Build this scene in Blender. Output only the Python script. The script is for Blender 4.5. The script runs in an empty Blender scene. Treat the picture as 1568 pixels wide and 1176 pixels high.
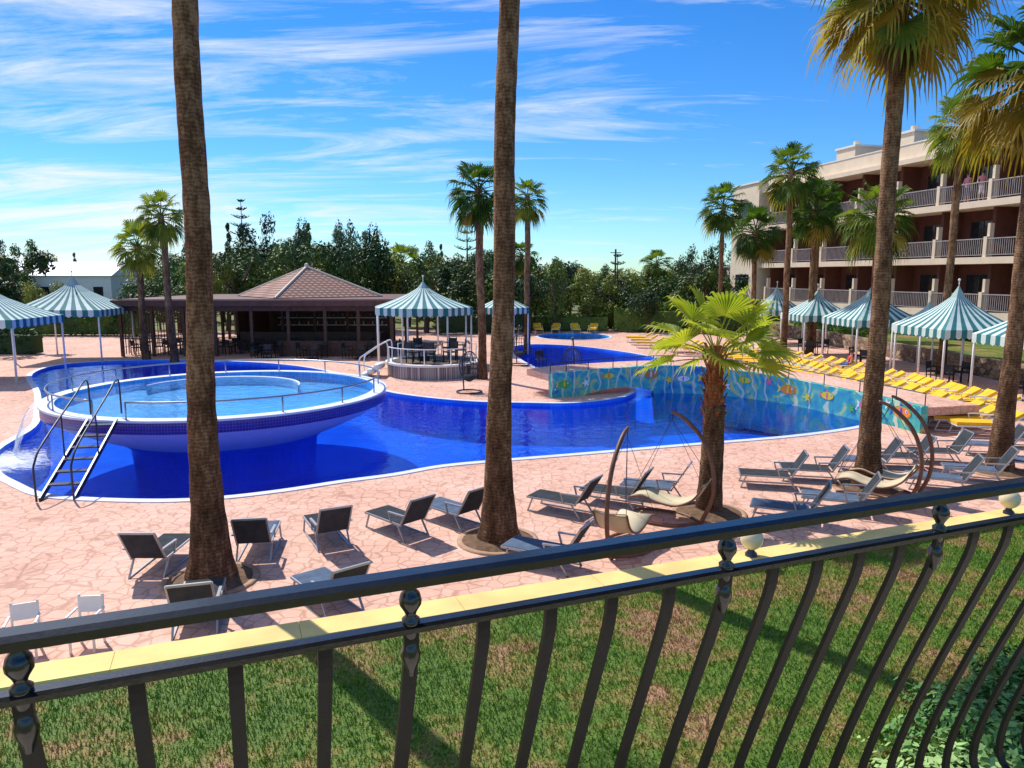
import bpy, math, random
from mathutils import Vector, Matrix, noise
from mathutils.geometry import tessellate_polygon
R=random.Random(7)
scene=bpy.context.scene
scene.view_settings.view_transform='Standard'
scene.view_settings.look='None'
scene.view_settings.exposure=0
# ------------------------------------------------------------------ materials
def newmat(name):
    m=bpy.data.materials.new(name); m.use_nodes=True
    nt=m.node_tree; b=nt.nodes['Principled BSDF']
    return m,nt,b
def N(nt,t,**kw):
    n=nt.nodes.new(t)
    for k,v in kw.items():
        if k in n.inputs.keys(): n.inputs[k].default_value=v
        else: setattr(n,k,v)
    return n
def ramp(nt,src,stops):
    r=nt.nodes.new('ShaderNodeValToRGB')
    el=r.color_ramp.elements
    while len(el)<len(stops): el.new(0.5)
    for e,(p,c) in zip(el,stops):
        e.position=p; e.color=(*c,1) if len(c)==3 else c
    nt.links.new(src,r.inputs[0]); return r
def coords(nt,kind='Object',scale=(1,1,1)):
    tc=nt.nodes.new('ShaderNodeTexCoord'); mp=nt.nodes.new('ShaderNodeMapping')
    mp.inputs['Scale'].default_value=scale
    nt.links.new(tc.outputs[kind],mp.inputs[0]); return mp.outputs[0]
def wpos(nt,scale=(1,1,1)):
    g=nt.nodes.new('ShaderNodeNewGeometry'); mp=nt.nodes.new('ShaderNodeMapping')
    mp.inputs['Scale'].default_value=scale
    nt.links.new(g.outputs['Position'],mp.inputs[0]); return mp.outputs[0]
def mulcol(nt,a,b):
    mx=N(nt,'ShaderNodeMix',data_type='RGBA',blend_type='MULTIPLY'); mx.inputs['Factor'].default_value=1
    nt.links.new(a,mx.inputs[6]); nt.links.new(b,mx.inputs[7]); return mx.outputs[2]
def mat(name,col,rough=.6,metal=0,var=.18,scale=4,bump=0.0,bscale=30,spec=None):
    m,nt,b=newmat(name)
    v=wpos(nt)
    n=N(nt,'ShaderNodeTexNoise',Scale=scale,Detail=3); nt.links.new(v,n.inputs['Vector'])
    d=tuple(c*(1-var) for c in col); l=tuple(min(1,c*(1+var)) for c in col)
    r=ramp(nt,n.outputs['Fac'],[(.3,d),(.7,l)])
    nt.links.new(r.outputs[0],b.inputs['Base Color'])
    b.inputs['Roughness'].default_value=rough; b.inputs['Metallic'].default_value=metal
    if spec is not None: b.inputs['Specular IOR Level'].default_value=spec
    if bump:
        n2=N(nt,'ShaderNodeTexNoise',Scale=bscale,Detail=3); nt.links.new(v,n2.inputs['Vector'])
        bp=N(nt,'ShaderNodeBump',Strength=bump,Distance=.02); nt.links.new(n2.outputs['Fac'],bp.inputs['Height'])
        nt.links.new(bp.outputs[0],b.inputs['Normal'])
    return m
def leafmat(name,c1,c2,c3,trans=.4,scale=.5,tint=1.3):
    m,nt,b=newmat(name)
    v=wpos(nt)
    n=N(nt,'ShaderNodeTexNoise',Scale=scale,Detail=2,Roughness=.7); nt.links.new(v,n.inputs['Vector'])
    oi=nt.nodes.new('ShaderNodeObjectInfo')
    a=N(nt,'ShaderNodeMath',operation='MULTIPLY_ADD'); nt.links.new(oi.outputs['Random'],a.inputs[0]); a.inputs[1].default_value=.5
    nt.links.new(n.outputs['Fac'],a.inputs[2])
    s=N(nt,'ShaderNodeMath',operation='SUBTRACT'); nt.links.new(a.outputs[0],s.inputs[0]); s.inputs[1].default_value=.25
    r=ramp(nt,s.outputs[0],[(.32,c1),(.5,c2),(.7,c3)])
    nt.links.new(r.outputs[0],b.inputs['Base Color']); b.inputs['Roughness'].default_value=.55
    b.inputs['Specular IOR Level'].default_value=.25
    if trans>0:
        t=nt.nodes.new('ShaderNodeBsdfTranslucent')
        mx=N(nt,'ShaderNodeMix',data_type='RGBA',blend_type='MULTIPLY'); mx.inputs['Factor'].default_value=1
        nt.links.new(r.outputs[0],mx.inputs[6]); mx.inputs[7].default_value=(tint*1.3,tint*1.3,.5,1)
        nt.links.new(mx.outputs[2],t.inputs['Color'])
        ms=nt.nodes.new('ShaderNodeMixShader'); ms.inputs[0].default_value=trans
        nt.links.new(b.outputs[0],ms.inputs[1]); nt.links.new(t.outputs[0],ms.inputs[2])
        nt.links.new(ms.outputs[0],nt.nodes['Material Output'].inputs[0])
    return m
def mk_paving():
    m,nt,b=newmat('stamped_paving')
    v=wpos(nt)
    nz=N(nt,'ShaderNodeTexNoise',Scale=2.5,Detail=2); nt.links.new(v,nz.inputs['Vector'])
    vm=N(nt,'ShaderNodeVectorMath',operation='MULTIPLY_ADD'); nt.links.new(nz.outputs['Color'],vm.inputs[0]); vm.inputs[1].default_value=(.14,.14,0); nt.links.new(v,vm.inputs[2])
    ed=N(nt,'ShaderNodeTexVoronoi',feature='DISTANCE_TO_EDGE',Scale=4.0,Randomness=.7); nt.links.new(vm.outputs[0],ed.inputs['Vector'])
    cl=N(nt,'ShaderNodeTexVoronoi',feature='F1',Scale=4.0,Randomness=.7); nt.links.new(vm.outputs[0],cl.inputs['Vector'])
    big=N(nt,'ShaderNodeTexNoise',Scale=.3,Detail=4,Roughness=.65); nt.links.new(v,big.inputs['Vector'])
    r=ramp(nt,big.outputs['Fac'],[(.3,(.70,.40,.29)),(.52,(.79,.485,.37)),(.75,(.85,.58,.47))])
    sep=nt.nodes.new('ShaderNodeSeparateColor'); nt.links.new(cl.outputs['Color'],sep.inputs[0])
    cr=ramp(nt,sep.outputs[0],[(0,(.92,.90,.89)),(1,(1.0,1.0,1.0))])
    c=mulcol(nt,r.outputs[0],cr.outputs[0])
    er=ramp(nt,ed.outputs['Distance'],[(.0,(.70,.64,.62)),(.03,(.78,.72,.70)),(.065,(1,1,1))])
    c=mulcol(nt,c,er.outputs[0])
    st=N(nt,'ShaderNodeTexNoise',Scale=11,Detail=4,Roughness=.8); nt.links.new(v,st.inputs['Vector'])
    sr=ramp(nt,st.outputs['Fac'],[(.3,(.87,.85,.84)),(.6,(1.03,1.03,1.03))])
    c=mulcol(nt,c,sr.outputs[0])
    s2=N(nt,'ShaderNodeTexNoise',Scale=1.1,Detail=4,Roughness=.7,Distortion=.8); nt.links.new(v,s2.inputs['Vector'])
    s2r=ramp(nt,s2.outputs['Fac'],[(.25,(.78,.74,.72)),(.45,(1,1,1))]); c=mulcol(nt,c,s2r.outputs[0])
    nt.links.new(c,b.inputs['Base Color']); b.inputs['Roughness'].default_value=.75
    b.inputs['Specular IOR Level'].default_value=.25
    bp=N(nt,'ShaderNodeBump',Strength=.5,Distance=.01); nt.links.new(er.outputs[0],bp.inputs['Height']); nt.links.new(bp.outputs[0],b.inputs['Normal'])
    return m
def mk_grass(name,blades=False):
    m,nt,b=newmat(name)
    v=wpos(nt)
    n=N(nt,'ShaderNodeTexNoise',Scale=.9,Detail=4,Roughness=.75); nt.links.new(v,n.inputs['Vector'])
    if blades: st=[(.37,(.38,.27,.10)),(.44,(.29,.30,.05)),(.51,(.17,.29,.03)),(.66,(.10,.235,.022))]
    else: st=[(.37,(.36,.20,.12)),(.45,(.23,.19,.055)),(.53,(.11,.18,.028)),(.7,(.065,.135,.018))]
    r=ramp(nt,n.outputs['Fac'],st)
    f=N(nt,'ShaderNodeTexNoise',Scale=40,Detail=2); nt.links.new(v,f.inputs['Vector'])
    fr=ramp(nt,f.outputs['Fac'],[(.3,(.5,.5,.5)),(.7,(1.35,1.35,1.35))])
    c=mulcol(nt,r.outputs[0],fr.outputs[0])
    nt.links.new(c,b.inputs['Base Color']); b.inputs['Roughness'].default_value=.7
    b.inputs['Specular IOR Level'].default_value=.2
    return m
def mk_water(name,tint,ior=1.22,bump=.25,scale=2.2,foam=None):
    m=bpy.data.materials.new(name); m.use_nodes=True; nt=m.node_tree
    nt.nodes.remove(nt.nodes['Principled BSDF'])
    v=wpos(nt)
    n=N(nt,'ShaderNodeTexNoise',Scale=scale,Detail=3,Roughness=.55,Distortion=.6); nt.links.new(v,n.inputs['Vector'])
    bp=N(nt,'ShaderNodeBump',Strength=bump,Distance=.05); nt.links.new(n.outputs['Fac'],bp.inputs['Height'])
    fr=N(nt,'ShaderNodeFresnel',IOR=ior); nt.links.new(bp.outputs[0],fr.inputs['Normal'])
    tr=nt.nodes.new('ShaderNodeBsdfTransparent'); tr.inputs[0].default_value=(*tint,1)
    gl=N(nt,'ShaderNodeBsdfGlossy',Roughness=.03); gl.inputs['Color'].default_value=(.8,.88,1,1); nt.links.new(bp.outputs[0],gl.inputs['Normal'])
    ms=nt.nodes.new('ShaderNodeMixShader'); nt.links.new(fr.outputs[0],ms.inputs[0]); nt.links.new(tr.outputs[0],ms.inputs[1]); nt.links.new(gl.outputs[0],ms.inputs[2])
    out=ms.outputs[0]
    if foam:
        cx,cy,rad,dens=foam
        d=N(nt,'ShaderNodeVectorMath',operation='DISTANCE'); nt.links.new(v,d.inputs[0]); d.inputs[1].default_value=(cx,cy,0)
        mr=N(nt,'ShaderNodeMapRange'); mr.inputs[1].default_value=0; mr.inputs[2].default_value=rad; mr.inputs[3].default_value=dens; mr.inputs[4].default_value=-.25
        nt.links.new(d.outputs['Value'],mr.inputs[0])
        v3=wpos(nt,(1,2.6,1))
        f=N(nt,'ShaderNodeTexNoise',Scale=3.0,Detail=6,Roughness=.75,Distortion=1.2); nt.links.new(v3,f.inputs['Vector'])
        ad=N(nt,'ShaderNodeMath',operation='ADD'); nt.links.new(f.outputs['Fac'],ad.inputs[0]); nt.links.new(mr.outputs[0],ad.inputs[1])
        r=ramp(nt,ad.outputs[0],[(.6,(0,0,0)),(.8,(.85,.85,.85))])
        df=nt.nodes.new('ShaderNodeBsdfDiffuse'); df.inputs[0].default_value=(.8,.85,.9,1)
        m2=nt.nodes.new('ShaderNodeMixShader'); nt.links.new(r.outputs[0],m2.inputs[0]); nt.links.new(out,m2.inputs[1]); nt.links.new(df.outputs[0],m2.inputs[2]); out=m2.outputs[0]
    nt.links.new(out,nt.nodes['Material Output'].inputs[0])
    return m
def mk_tiles(name,c1,c2,grout,scale=8):
    m,nt,b=newmat(name)
    tc=coords(nt,'Object',(1,1,1))
    br=nt.nodes.new('ShaderNodeTexBrick'); br.offset=0; br.inputs['Scale'].default_value=scale
    br.inputs['Color1'].default_value=(*c1,1); br.inputs['Color2'].default_value=(*c2,1); br.inputs['Mortar'].default_value=(*grout,1)
    br.inputs['Mortar Size'].default_value=.03; br.inputs['Brick Width'].default_value=.5; br.inputs['Row Height'].default_value=.5
    nt.links.new(tc,br.inputs['Vector'])
    n=N(nt,'ShaderNodeTexNoise',Scale=.45,Detail=3,Roughness=.6); nt.links.new(tc,n.inputs['Vector'])
    nr=ramp(nt,n.outputs['Fac'],[(.3,(.65,.65,.75)),(.7,(1.1,1.15,1.05))])
    c=mulcol(nt,br.outputs[0],nr.outputs[0])
    nt.links.new(c,b.inputs['Base Color']); b.inputs['Roughness'].default_value=.35
    return m
def mk_band():
    m,nt,b=newmat('violet_mosaic_band')
    sx=nt.nodes.new('ShaderNodeSeparateXYZ')
    tc=nt.nodes.new('ShaderNodeTexCoord'); nt.links.new(tc.outputs['Object'],sx.inputs[0])
    at=N(nt,'ShaderNodeMath',operation='ARCTAN2'); nt.links.new(sx.outputs[1],at.inputs[0]); nt.links.new(sx.outputs[0],at.inputs[1])
    cb=nt.nodes.new('ShaderNodeCombineXYZ')
    ml=N(nt,'ShaderNodeMath',operation='MULTIPLY'); nt.links.new(at.outputs[0],ml.inputs[0]); ml.inputs[1].default_value=4.87
    nt.links.new(ml.outputs[0],cb.inputs[0]); nt.links.new(sx.outputs[2],cb.inputs[1])
    br=nt.nodes.new('ShaderNodeTexBrick'); br.offset=0; br.inputs['Scale'].default_value=6
    br.inputs['Color1'].default_value=(.04,.025,.20,1); br.inputs['Color2'].default_value=(.07,.035,.27,1); br.inputs['Mortar'].default_value=(.16,.13,.4,1)
    br.inputs['Mortar Size'].default_value=.03; br.inputs['Brick Width'].default_value=.45; br.inputs['Row Height'].default_value=.45
    nt.links.new(cb.outputs[0],br.inputs['Vector']); nt.links.new(br.outputs[0],b.inputs['Base Color']); b.inputs['Roughness'].default_value=.3
    return m
def mk_trunk(name,c1,c2,c3,ringscale=5.5):
    m,nt,b=newmat(name)
    v=coords(nt,'Object')
    wv=N(nt,'ShaderNodeTexWave',bands_direction='Z',Scale=ringscale,Distortion=7.0,Detail=3); wv.inputs['Detail Scale'].default_value=1.4
    nt.links.new(v,wv.inputs['Vector'])
    v2=coords(nt,'Object',(9,9,3.2))
    n=N(nt,'ShaderNodeTexNoise',Scale=2.0,Detail=6,Roughness=.82); nt.links.new(v2,n.inputs['Vector'])
    v3=coords(nt,'Object',(2.5,2.5,1.1))
    n3=N(nt,'ShaderNodeTexNoise',Scale=1.4,Detail=5,Roughness=.75); nt.links.new(v3,n3.inputs['Vector'])
    ad=N(nt,'ShaderNodeMath',operation='MULTIPLY_ADD'); nt.links.new(wv.outputs['Fac'],ad.inputs[0]); ad.inputs[1].default_value=.12; nt.links.new(n.outputs['Fac'],ad.inputs[2])
    ad2=N(nt,'ShaderNodeMath',operation='MULTIPLY_ADD'); nt.links.new(n3.outputs['Fac'],ad2.inputs[0]); ad2.inputs[1].default_value=1.3; nt.links.new(ad.outputs[0],ad2.inputs[2])
    hf=N(nt,'ShaderNodeMath',operation='MULTIPLY'); nt.links.new(ad2.outputs[0],hf.inputs[0]); hf.inputs[1].default_value=.43
    sx=nt.nodes.new('ShaderNodeSeparateXYZ'); nt.links.new(v,sx.inputs[0])
    mr=N(nt,'ShaderNodeMapRange'); mr.inputs[1].default_value=0; mr.inputs[2].default_value=6; mr.inputs[3].default_value=-.04; mr.inputs[4].default_value=.05; nt.links.new(sx.outputs[2],mr.inputs[0])
    a4=N(nt,'ShaderNodeMath',operation='ADD'); nt.links.new(hf.outputs[0],a4.inputs[0]); nt.links.new(mr.outputs[0],a4.inputs[1])
    r=ramp(nt,a4.outputs[0],[(.40,c1),(.52,c2),(.64,c3)])
    nt.links.new(r.outputs[0],b.inputs['Base Color']); b.inputs['Roughness'].default_value=.85; b.inputs['Specular IOR Level'].default_value=.2
    bp=N(nt,'ShaderNodeBump',Strength=.8,Distance=.05); nt.links.new(ad.outputs[0],bp.inputs['Height']); nt.links.new(bp.outputs[0],b.inputs['Normal'])
    return m
M={}
M['pave']=mk_paving()
M['grass']=mk_grass('lawn_ground'); M['blades']=mk_grass('grass_blades',True)
M['water']=mk_water('pool_water',(.38,.66,.93),1.22,.34,2.6,(-13.0,18.4,3.0,.42))
M['water2']=mk_water('raised_pool_water',(.78,.93,.98),1.18,.45,2.8,(-9.8,20.6,6.0,.14))
M['tile']=mk_tiles('pool_floor_tiles',(.012,.22,.92),(.010,.18,.84),(.03,.28,.92),4)
M['tile2']=mk_tiles('raised_pool_tiles',(.07,.40,.84),(.05,.35,.78),(.16,.48,.86),4)
M['violet']=mk_band()
M['bowl']=mat('bowl_underside',(.66,.64,.80),.5,var=.06)
M['coping']=mat('coping_stone',(.66,.70,.84),.5,var=.08,scale=3)
M['white']=mat('white_paint',(.78,.77,.74),.5,var=.05)
M['cream']=mat('cream_render',(.78,.64,.49),.8,var=.07,scale=1.2)
M['tan']=mat('tan_render',(.5,.32,.2),.8,var=.08,scale=1.2)
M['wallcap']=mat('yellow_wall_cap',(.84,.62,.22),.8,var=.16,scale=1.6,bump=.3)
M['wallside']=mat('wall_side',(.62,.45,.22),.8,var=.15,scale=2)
M['pit']=mat('pit_edge',(.45,.27,.17),.8,var=.2,scale=6)
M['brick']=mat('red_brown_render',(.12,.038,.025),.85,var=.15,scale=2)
M['black']=mat('black_iron',(.006,.007,.009),.24,metal=0,var=.3,scale=25,bump=.03,bscale=90,spec=.8)
M['blackm']=mat('black_iron_matt',(.006,.007,.007),.45,var=.3,scale=25,bump=.05,bscale=90,spec=.25)
M['steel']=mat('steel_rail',(.28,.31,.38),.3,metal=.8,var=.1)
M['darkmetal']=mat('dark_metal',(.035,.045,.07),.4,metal=.3,var=.2)
M['alu']=mat('aluminium_frame',(.36,.37,.40),.4,metal=.5,var=.1)
M['mesh']=mat('sling_fabric',(.045,.05,.058),.95,var=.2,scale=6,spec=.1)
M['meshblue']=mat('sling_fabric_blue',(.10,.14,.21),.95,var=.2,scale=6,spec=.1)
M['yellow']=mat('yellow_cushion',(.84,.48,.03),.8,var=.1,spec=.2)
M['wood']=mat('dark_wood',(.08,.036,.02),.6,var=.3,scale=6)
M['archwood']=mat('arch_wood',(.16,.065,.035),.5,var=.25,scale=8)
M['brownroof']=mat('brown_fascia',(.12,.05,.04),.7,var=.2)
M['cushion']=mat('cream_cushion',(.60,.50,.33),.8,var=.1)
M['teal']=mat('teal_stripe',(.02,.17,.18),.8,var=.12)
M['tentwhite']=mat('tent_white',(.60,.71,.69),.8,var=.05)
M['soil']=mat('soil',(.16,.09,.05),.95,var=.35,scale=9,bump=.8)
M['glass']=mat('dark_glass',(.02,.025,.03),.08,var=.2)
M['globe']=mat('globe_lamp_cream',(.78,.66,.42),.3,var=.04)
M['red']=mat('red_fabric',(.6,.03,.03),.7); M['pink']=mat('pink_fabric',(.65,.25,.3),.7)
M['skin']=mat('skin',(.5,.28,.19),.5,var=.05); M['hair']=mat('hair',(.05,.03,.02),.6); M['bluecloth']=mat('blue_cloth',(.05,.12,.4),.7)
M['rail2']=mat('hotel_railing',(.36,.33,.34),.5)
M['trunk']=mk_trunk('palm_bark',(.045,.022,.010),(.15,.075,.038),(.40,.24,.13))
M['trunk2']=mk_trunk('young_palm_bark',(.16,.035,.012),(.34,.10,.04),(.45,.25,.12),7)
M['frond']=leafmat('palm_leaf',(.04,.09,.014),(.085,.155,.022),(.19,.24,.035),.38,1.2)
M['frondy']=leafmat('young_palm_leaf',(.17,.24,.03),(.27,.34,.045),(.40,.42,.07),.42,1.5)
M['frondgold']=leafmat('old_palm_leaf',(.28,.20,.03),(.40,.30,.05),(.34,.33,.05),.4,1.5,1.1)
M['dead']=leafmat('dead_palm_leaf',(.13,.075,.03),(.2,.12,.05),(.27,.18,.08),0,1.5)
M['leafA']=leafmat('tree_leaf_dark',(.018,.05,.012),(.045,.10,.020),(.13,.20,.035),0,.3)
M['leafB']=leafmat('tree_leaf_light',(.07,.11,.018),(.18,.23,.03),(.36,.35,.05),0,.3)
M['leafC']=leafmat('tree_leaf_bluegreen',(.03,.06,.03),(.07,.12,.055),(.14,.19,.09),0,.3)
M['hedge']=leafmat('hedge_leaf',(.02,.06,.01),(.06,.14,.02),(.14,.24,.03),0,.6)
M['bush']=leafmat('bush_leaf',(.05,.15,.03),(.12,.27,.06),(.32,.48,.16),0,4)
M['bark']=mat('tree_bark',(.10,.07,.05),.9,var=.3)
def mk_rooftile(name,c1,c2):
    m,nt,b=newmat(name)
    v=coords(nt,'Object')
    w=N(nt,'ShaderNodeTexWave',bands_direction='DIAGONAL',Scale=1.1,Distortion=.3); nt.links.new(v,w.inputs['Vector'])
    w2=N(nt,'ShaderNodeTexWave',bands_direction='Z',Scale=2.3,Distortion=.3); nt.links.new(v,w2.inputs['Vector'])
    mu=N(nt,'ShaderNodeMath',operation='MULTIPLY'); nt.links.new(w.outputs['Fac'],mu.inputs[0]); nt.links.new(w2.outputs['Fac'],mu.inputs[1])
    r=ramp(nt,mu.outputs[0],[(.05,c1),(.6,c2)]); nt.links.new(r.outputs[0],b.inputs['Base Color'])
    b.inputs['Roughness'].default_value=.8
    bp=N(nt,'ShaderNodeBump',Strength=.6,Distance=.05); nt.links.new(mu.outputs[0],bp.inputs['Height']); nt.links.new(bp.outputs[0],b.inputs['Normal'])
    return m
M['rooftile']=mk_rooftile('roof_tiles',(.17,.075,.055),(.45,.25,.19))
def mk_stone():
    m,nt,b=newmat('rubble_stone')
    v=wpos(nt,(1,1,1.6))
    ed=N(nt,'ShaderNodeTexVoronoi',feature='DISTANCE_TO_EDGE',Scale=3); nt.links.new(v,ed.inputs['Vector'])
    cl=N(nt,'ShaderNodeTexVoronoi',feature='F1',Scale=3); nt.links.new(v,cl.inputs['Vector'])
    sep=nt.nodes.new('ShaderNodeSeparateColor'); nt.links.new(cl.outputs['Color'],sep.inputs[0])
    r=ramp(nt,sep.outputs[0],[(0,(.14,.09,.06)),(.5,(.3,.2,.13)),(1,(.42,.33,.24))])
    er=ramp(nt,ed.outputs['Distance'],[(0,(.3,.3,.3)),(.08,(1,1,1))])
    nt.links.new(mulcol(nt,r.outputs[0],er.outputs[0]),b.inputs['Base Color'])
    b.inputs['Roughness'].default_value=.9
    bp=N(nt,'ShaderNodeBump',Strength=.8,Distance=.05); nt.links.new(er.outputs[0],bp.inputs['Height']); nt.links.new(bp.outputs[0],b.inputs['Normal'])
    return m
M['stone']=mk_stone()
def mk_mural():
    m,nt,b=newmat('mural_paint')
    v=wpos(nt)
    n=N(nt,'ShaderNodeTexNoise',Scale=1.25,Detail=3,Distortion=1.8); nt.links.new(v,n.inputs['Vector'])
    r=ramp(nt,n.outputs['Fac'],[(.28,(.01,.14,.42)),(.40,(.03,.33,.42)),(.50,(.05,.42,.40)),(.58,(.16,.52,.36)),(.66,(.65,.58,.14)),(.74,(.6,.25,.25))])
    vo=N(nt,'ShaderNodeTexVoronoi',feature='F1',Scale=3.0); nt.links.new(v,vo.inputs['Vector'])
    bw=ramp(nt,vo.outputs['Distance'],[(.10,(1,1,1)),(.13,(0,0,0))])
    hsn=N(nt,'ShaderNodeHueSaturation',Saturation=1.5); nt.links.new(vo.outputs['Color'],hsn.inputs['Color'])
    mx=N(nt,'ShaderNodeMix',data_type='RGBA',blend_type='MIX')
    nt.links.new(bw.outputs[0],mx.inputs[0]); nt.links.new(r.outputs[0],mx.inputs[6]); nt.links.new(hsn.outputs[0],mx.inputs[7])
    mz=N(nt,'ShaderNodeTexWave',Scale=.7,Distortion=9,Detail=2); nt.links.new(v,mz.inputs['Vector'])
    mw=ramp(nt,mz.outputs['Fac'],[(.92,(0,0,0)),(.96,(.7,.7,.7))])
    mx2=N(nt,'ShaderNodeMix',data_type='RGBA',blend_type='MIX'); nt.links.new(mw.outputs[0],mx2.inputs[0]); nt.links.new(mx.outputs[2],mx2.inputs[6]); mx2.inputs[7].default_value=(.75,.75,.5,1)
    nt.links.new(mx2.outputs[2],b.inputs['Base Color']); b.inputs['Roughness'].default_value=.5
    return m
M['mural']=mk_mural()
for nm,c in dict(m_orange=(.85,.22,.03),m_yellow=(.88,.62,.04),m_pink=(.8,.14,.3),m_white=(.82,.82,.78),m_green=(.08,.42,.08),m_blue=(.02,.08,.5)).items():
    M[nm]=mat(nm,c,.5,var=.05)
def mk_fall():
    m=bpy.data.materials.new('falling_water'); m.use_nodes=True; nt=m.node_tree; nt.nodes.remove(nt.nodes['Principled BSDF'])
    v=wpos(nt,(3,3,.8)); n=N(nt,'ShaderNodeTexNoise',Scale=3,Detail=6); nt.links.new(v,n.inputs['Vector'])
    r=ramp(nt,n.outputs['Fac'],[(.4,(.05,.05,.05)),(.65,(.7,.7,.7))])
    t=nt.nodes.new('ShaderNodeBsdfTransparent'); d=nt.nodes.new('ShaderNodeBsdfDiffuse'); d.inputs[0].default_value=(.75,.82,.9,1)
    ms=nt.nodes.new('ShaderNodeMixShader'); nt.links.new(r.outputs[0],ms.inputs[0]); nt.links.new(t.outputs[0],ms.inputs[1]); nt.links.new(d.outputs[0],ms.inputs[2]); nt.links.new(ms.outputs[0],nt.nodes['Material Output'].inputs[0]); return m
M['fall']=mk_fall()
M['latt']=mk_tiles('lattice_tiles',(.34,.31,.31),(.16,.09,.08),(.6,.6,.62),5)
# ------------------------------------------------------------------ mesh builder
class MB:
    def __init__(s): s.v=[];s.f=[];s.m=[];s.mats=[]
    def mi(s,k):
        if k not in s.mats: s.mats.append(k)
        return s.mats.index(k)
    def add(s,vs,fs,k):
        o=len(s.v); s.v+= [tuple(v) for v in vs]; i=s.mi(k)
        for f in fs: s.f.append(tuple(a+o for a in f)); s.m.append(i)
    def box(s,c,sz,k,rz=0,mtx=None):
        x,y,z=[a/2 for a in sz]
        vs=[Vector((i*x,j*y,l*z)) for i in(-1,1) for j in(-1,1) for l in(-1,1)]
        rm=Matrix.Rotation(rz,3,'Z') if mtx is None else mtx
        vs=[rm@a+Vector(c) for a in vs]
        s.add(vs,[(0,1,3,2),(4,6,7,5),(0,4,5,1),(2,3,7,6),(0,2,6,4),(1,5,7,3)],k)
    def beam(s,p0,p1,w,h,k):
        p0=Vector(p0);p1=Vector(p1);d=(p1-p0);L=d.length;d.normalize()
        up=Vector((0,0,1)) if abs(d.z)<.95 else Vector((0,1,0))
        a=d.cross(up).normalized();b=a.cross(d).normalized()
        mt=Matrix((a,d,b)).transposed()
        s.box((p0+p1)/2,(w,L,h),k,mtx=mt)
    def tube(s,pts,r,k,n=8,cap=True,closed=False):
        pts=[Vector(p) for p in pts]; m=len(pts)
        rs=r if isinstance(r,(list,tuple)) else [r]*m
        vs=[];prev=None
        for i,p in enumerate(pts):
            if closed: t=pts[(i+1)%m]-pts[i-1]
            else: t=pts[min(i+1,m-1)]-pts[max(i-1,0)]
            t.normalize()
            if prev is None:
                a=t.cross(Vector((0,0,1)))
                if a.length<.05: a=t.cross(Vector((0,1,0)))
            else: a=prev-t*prev.dot(t)
            a.normalize(); prev=a; b=t.cross(a)
            for j in range(n):
                q=2*math.pi*j/n; vs.append(p+(a*math.cos(q)+b*math.sin(q))*rs[i])
        fs=[]
        for i in range(m if closed else m-1):
            for j in range(n):
                i2=(i+1)%m
                fs.append((i*n+j,i*n+(j+1)%n,i2*n+(j+1)%n,i2*n+j))
        if cap and not closed: fs+= [tuple(reversed(range(n))),tuple(range((m-1)*n,m*n))]
        s.add(vs,fs,k)
    def rev(s,prof,c,k,n=48):
        vs=[];cx,cy,cz=c
        for r,z in prof:
            for j in range(n):
                q=2*math.pi*j/n; vs.append((cx+r*math.cos(q),cy+r*math.sin(q),cz+z))
        fs=[(i*n+j,i*n+(j+1)%n,(i+1)*n+(j+1)%n,(i+1)*n+j) for i in range(len(prof)-1) for j in range(n)]
        s.add(vs,fs,k)
    def disc(s,c,r,k,n=48):
        s.add([(c[0]+r*math.cos(2*math.pi*j/n),c[1]+r*math.sin(2*math.pi*j/n),c[2]) for j in range(n)],[tuple(range(n))],k)
    def sphere(s,c,r,k,n=16,sc=(1,1,1)):
        prof=[(max(.001,math.sin(math.pi*i/(n//2)))*r*sc[0],-math.cos(math.pi*i/(n//2))*r*sc[2]) for i in range(n//2+1)]
        s.rev(prof,c,k,n)
    def mesh(s,name,smooth=False):
        me=bpy.data.meshes.new(name); me.from_pydata(s.v,[],s.f)
        for k in s.mats: me.materials.append(M[k])
        me.polygons.foreach_set('material_index',s.m)
        if smooth: me.polygons.foreach_set('use_smooth',[True]*len(s.f))
        me.update(); return me
    def obj(s,name,smooth=False,parent=None,loc=None,rz=0):
        o=bpy.data.objects.new(name,s.mesh(name,smooth)); scene.collection.objects.link(o)
        if loc: o.location=loc
        o.rotation_euler[2]=rz
        if parent: o.parent=parent
        return o
def inst(me,name,loc,rz=0,sc=1,parent=None):
    o=bpy.data.objects.new(name,me); scene.collection.objects.link(o)
    o.location=loc;o.rotation_euler[2]=rz;o.scale=(sc,)*3 if not isinstance(sc,tuple) else sc
    if parent:o.parent=parent
    return o
def empty(name,loc=(0,0,0)):
    o=bpy.data.objects.new(name,None); scene.collection.objects.link(o); o.location=loc; o.empty_display_size=.2; return o
def catmull(p,closed=True,k=5):
    n=len(p);out=[]
    rng=range(n) if closed else range(n-1)
    for i in rng:
        if closed: a,b,c,d=p[i-1],p[i],p[(i+1)%n],p[(i+2)%n]
        else: a,b,c,d=p[max(i-1,0)],p[i],p[i+1],p[min(i+2,n-1)]
        for j in range(k):
            t=j/k
            out.append(tuple(.5*((2*b[q])+(c[q]-a[q])*t+(2*a[q]-5*b[q]+4*c[q]-d[q])*t*t+(3*b[q]-a[q]-3*c[q]+d[q])*t**3) for q in range(len(b))))
    if not closed: out.append(tuple(p[-1]))
    return out
def area(p): return .5*sum(p[i-1][0]*p[i][1]-p[i][0]*p[i-1][1] for i in range(len(p)))
def offset(p,d):
    if area(p)<0: sg=1
    else: sg=-1
    o=[];n=len(p)
    for i in range(n):
        t=Vector(p[(i+1)%n])-Vector(p[i-1]); t.normalize()
        o.append((p[i][0]-sg*t.y*d, p[i][1]+sg*t.x*d))
    return o
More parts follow.
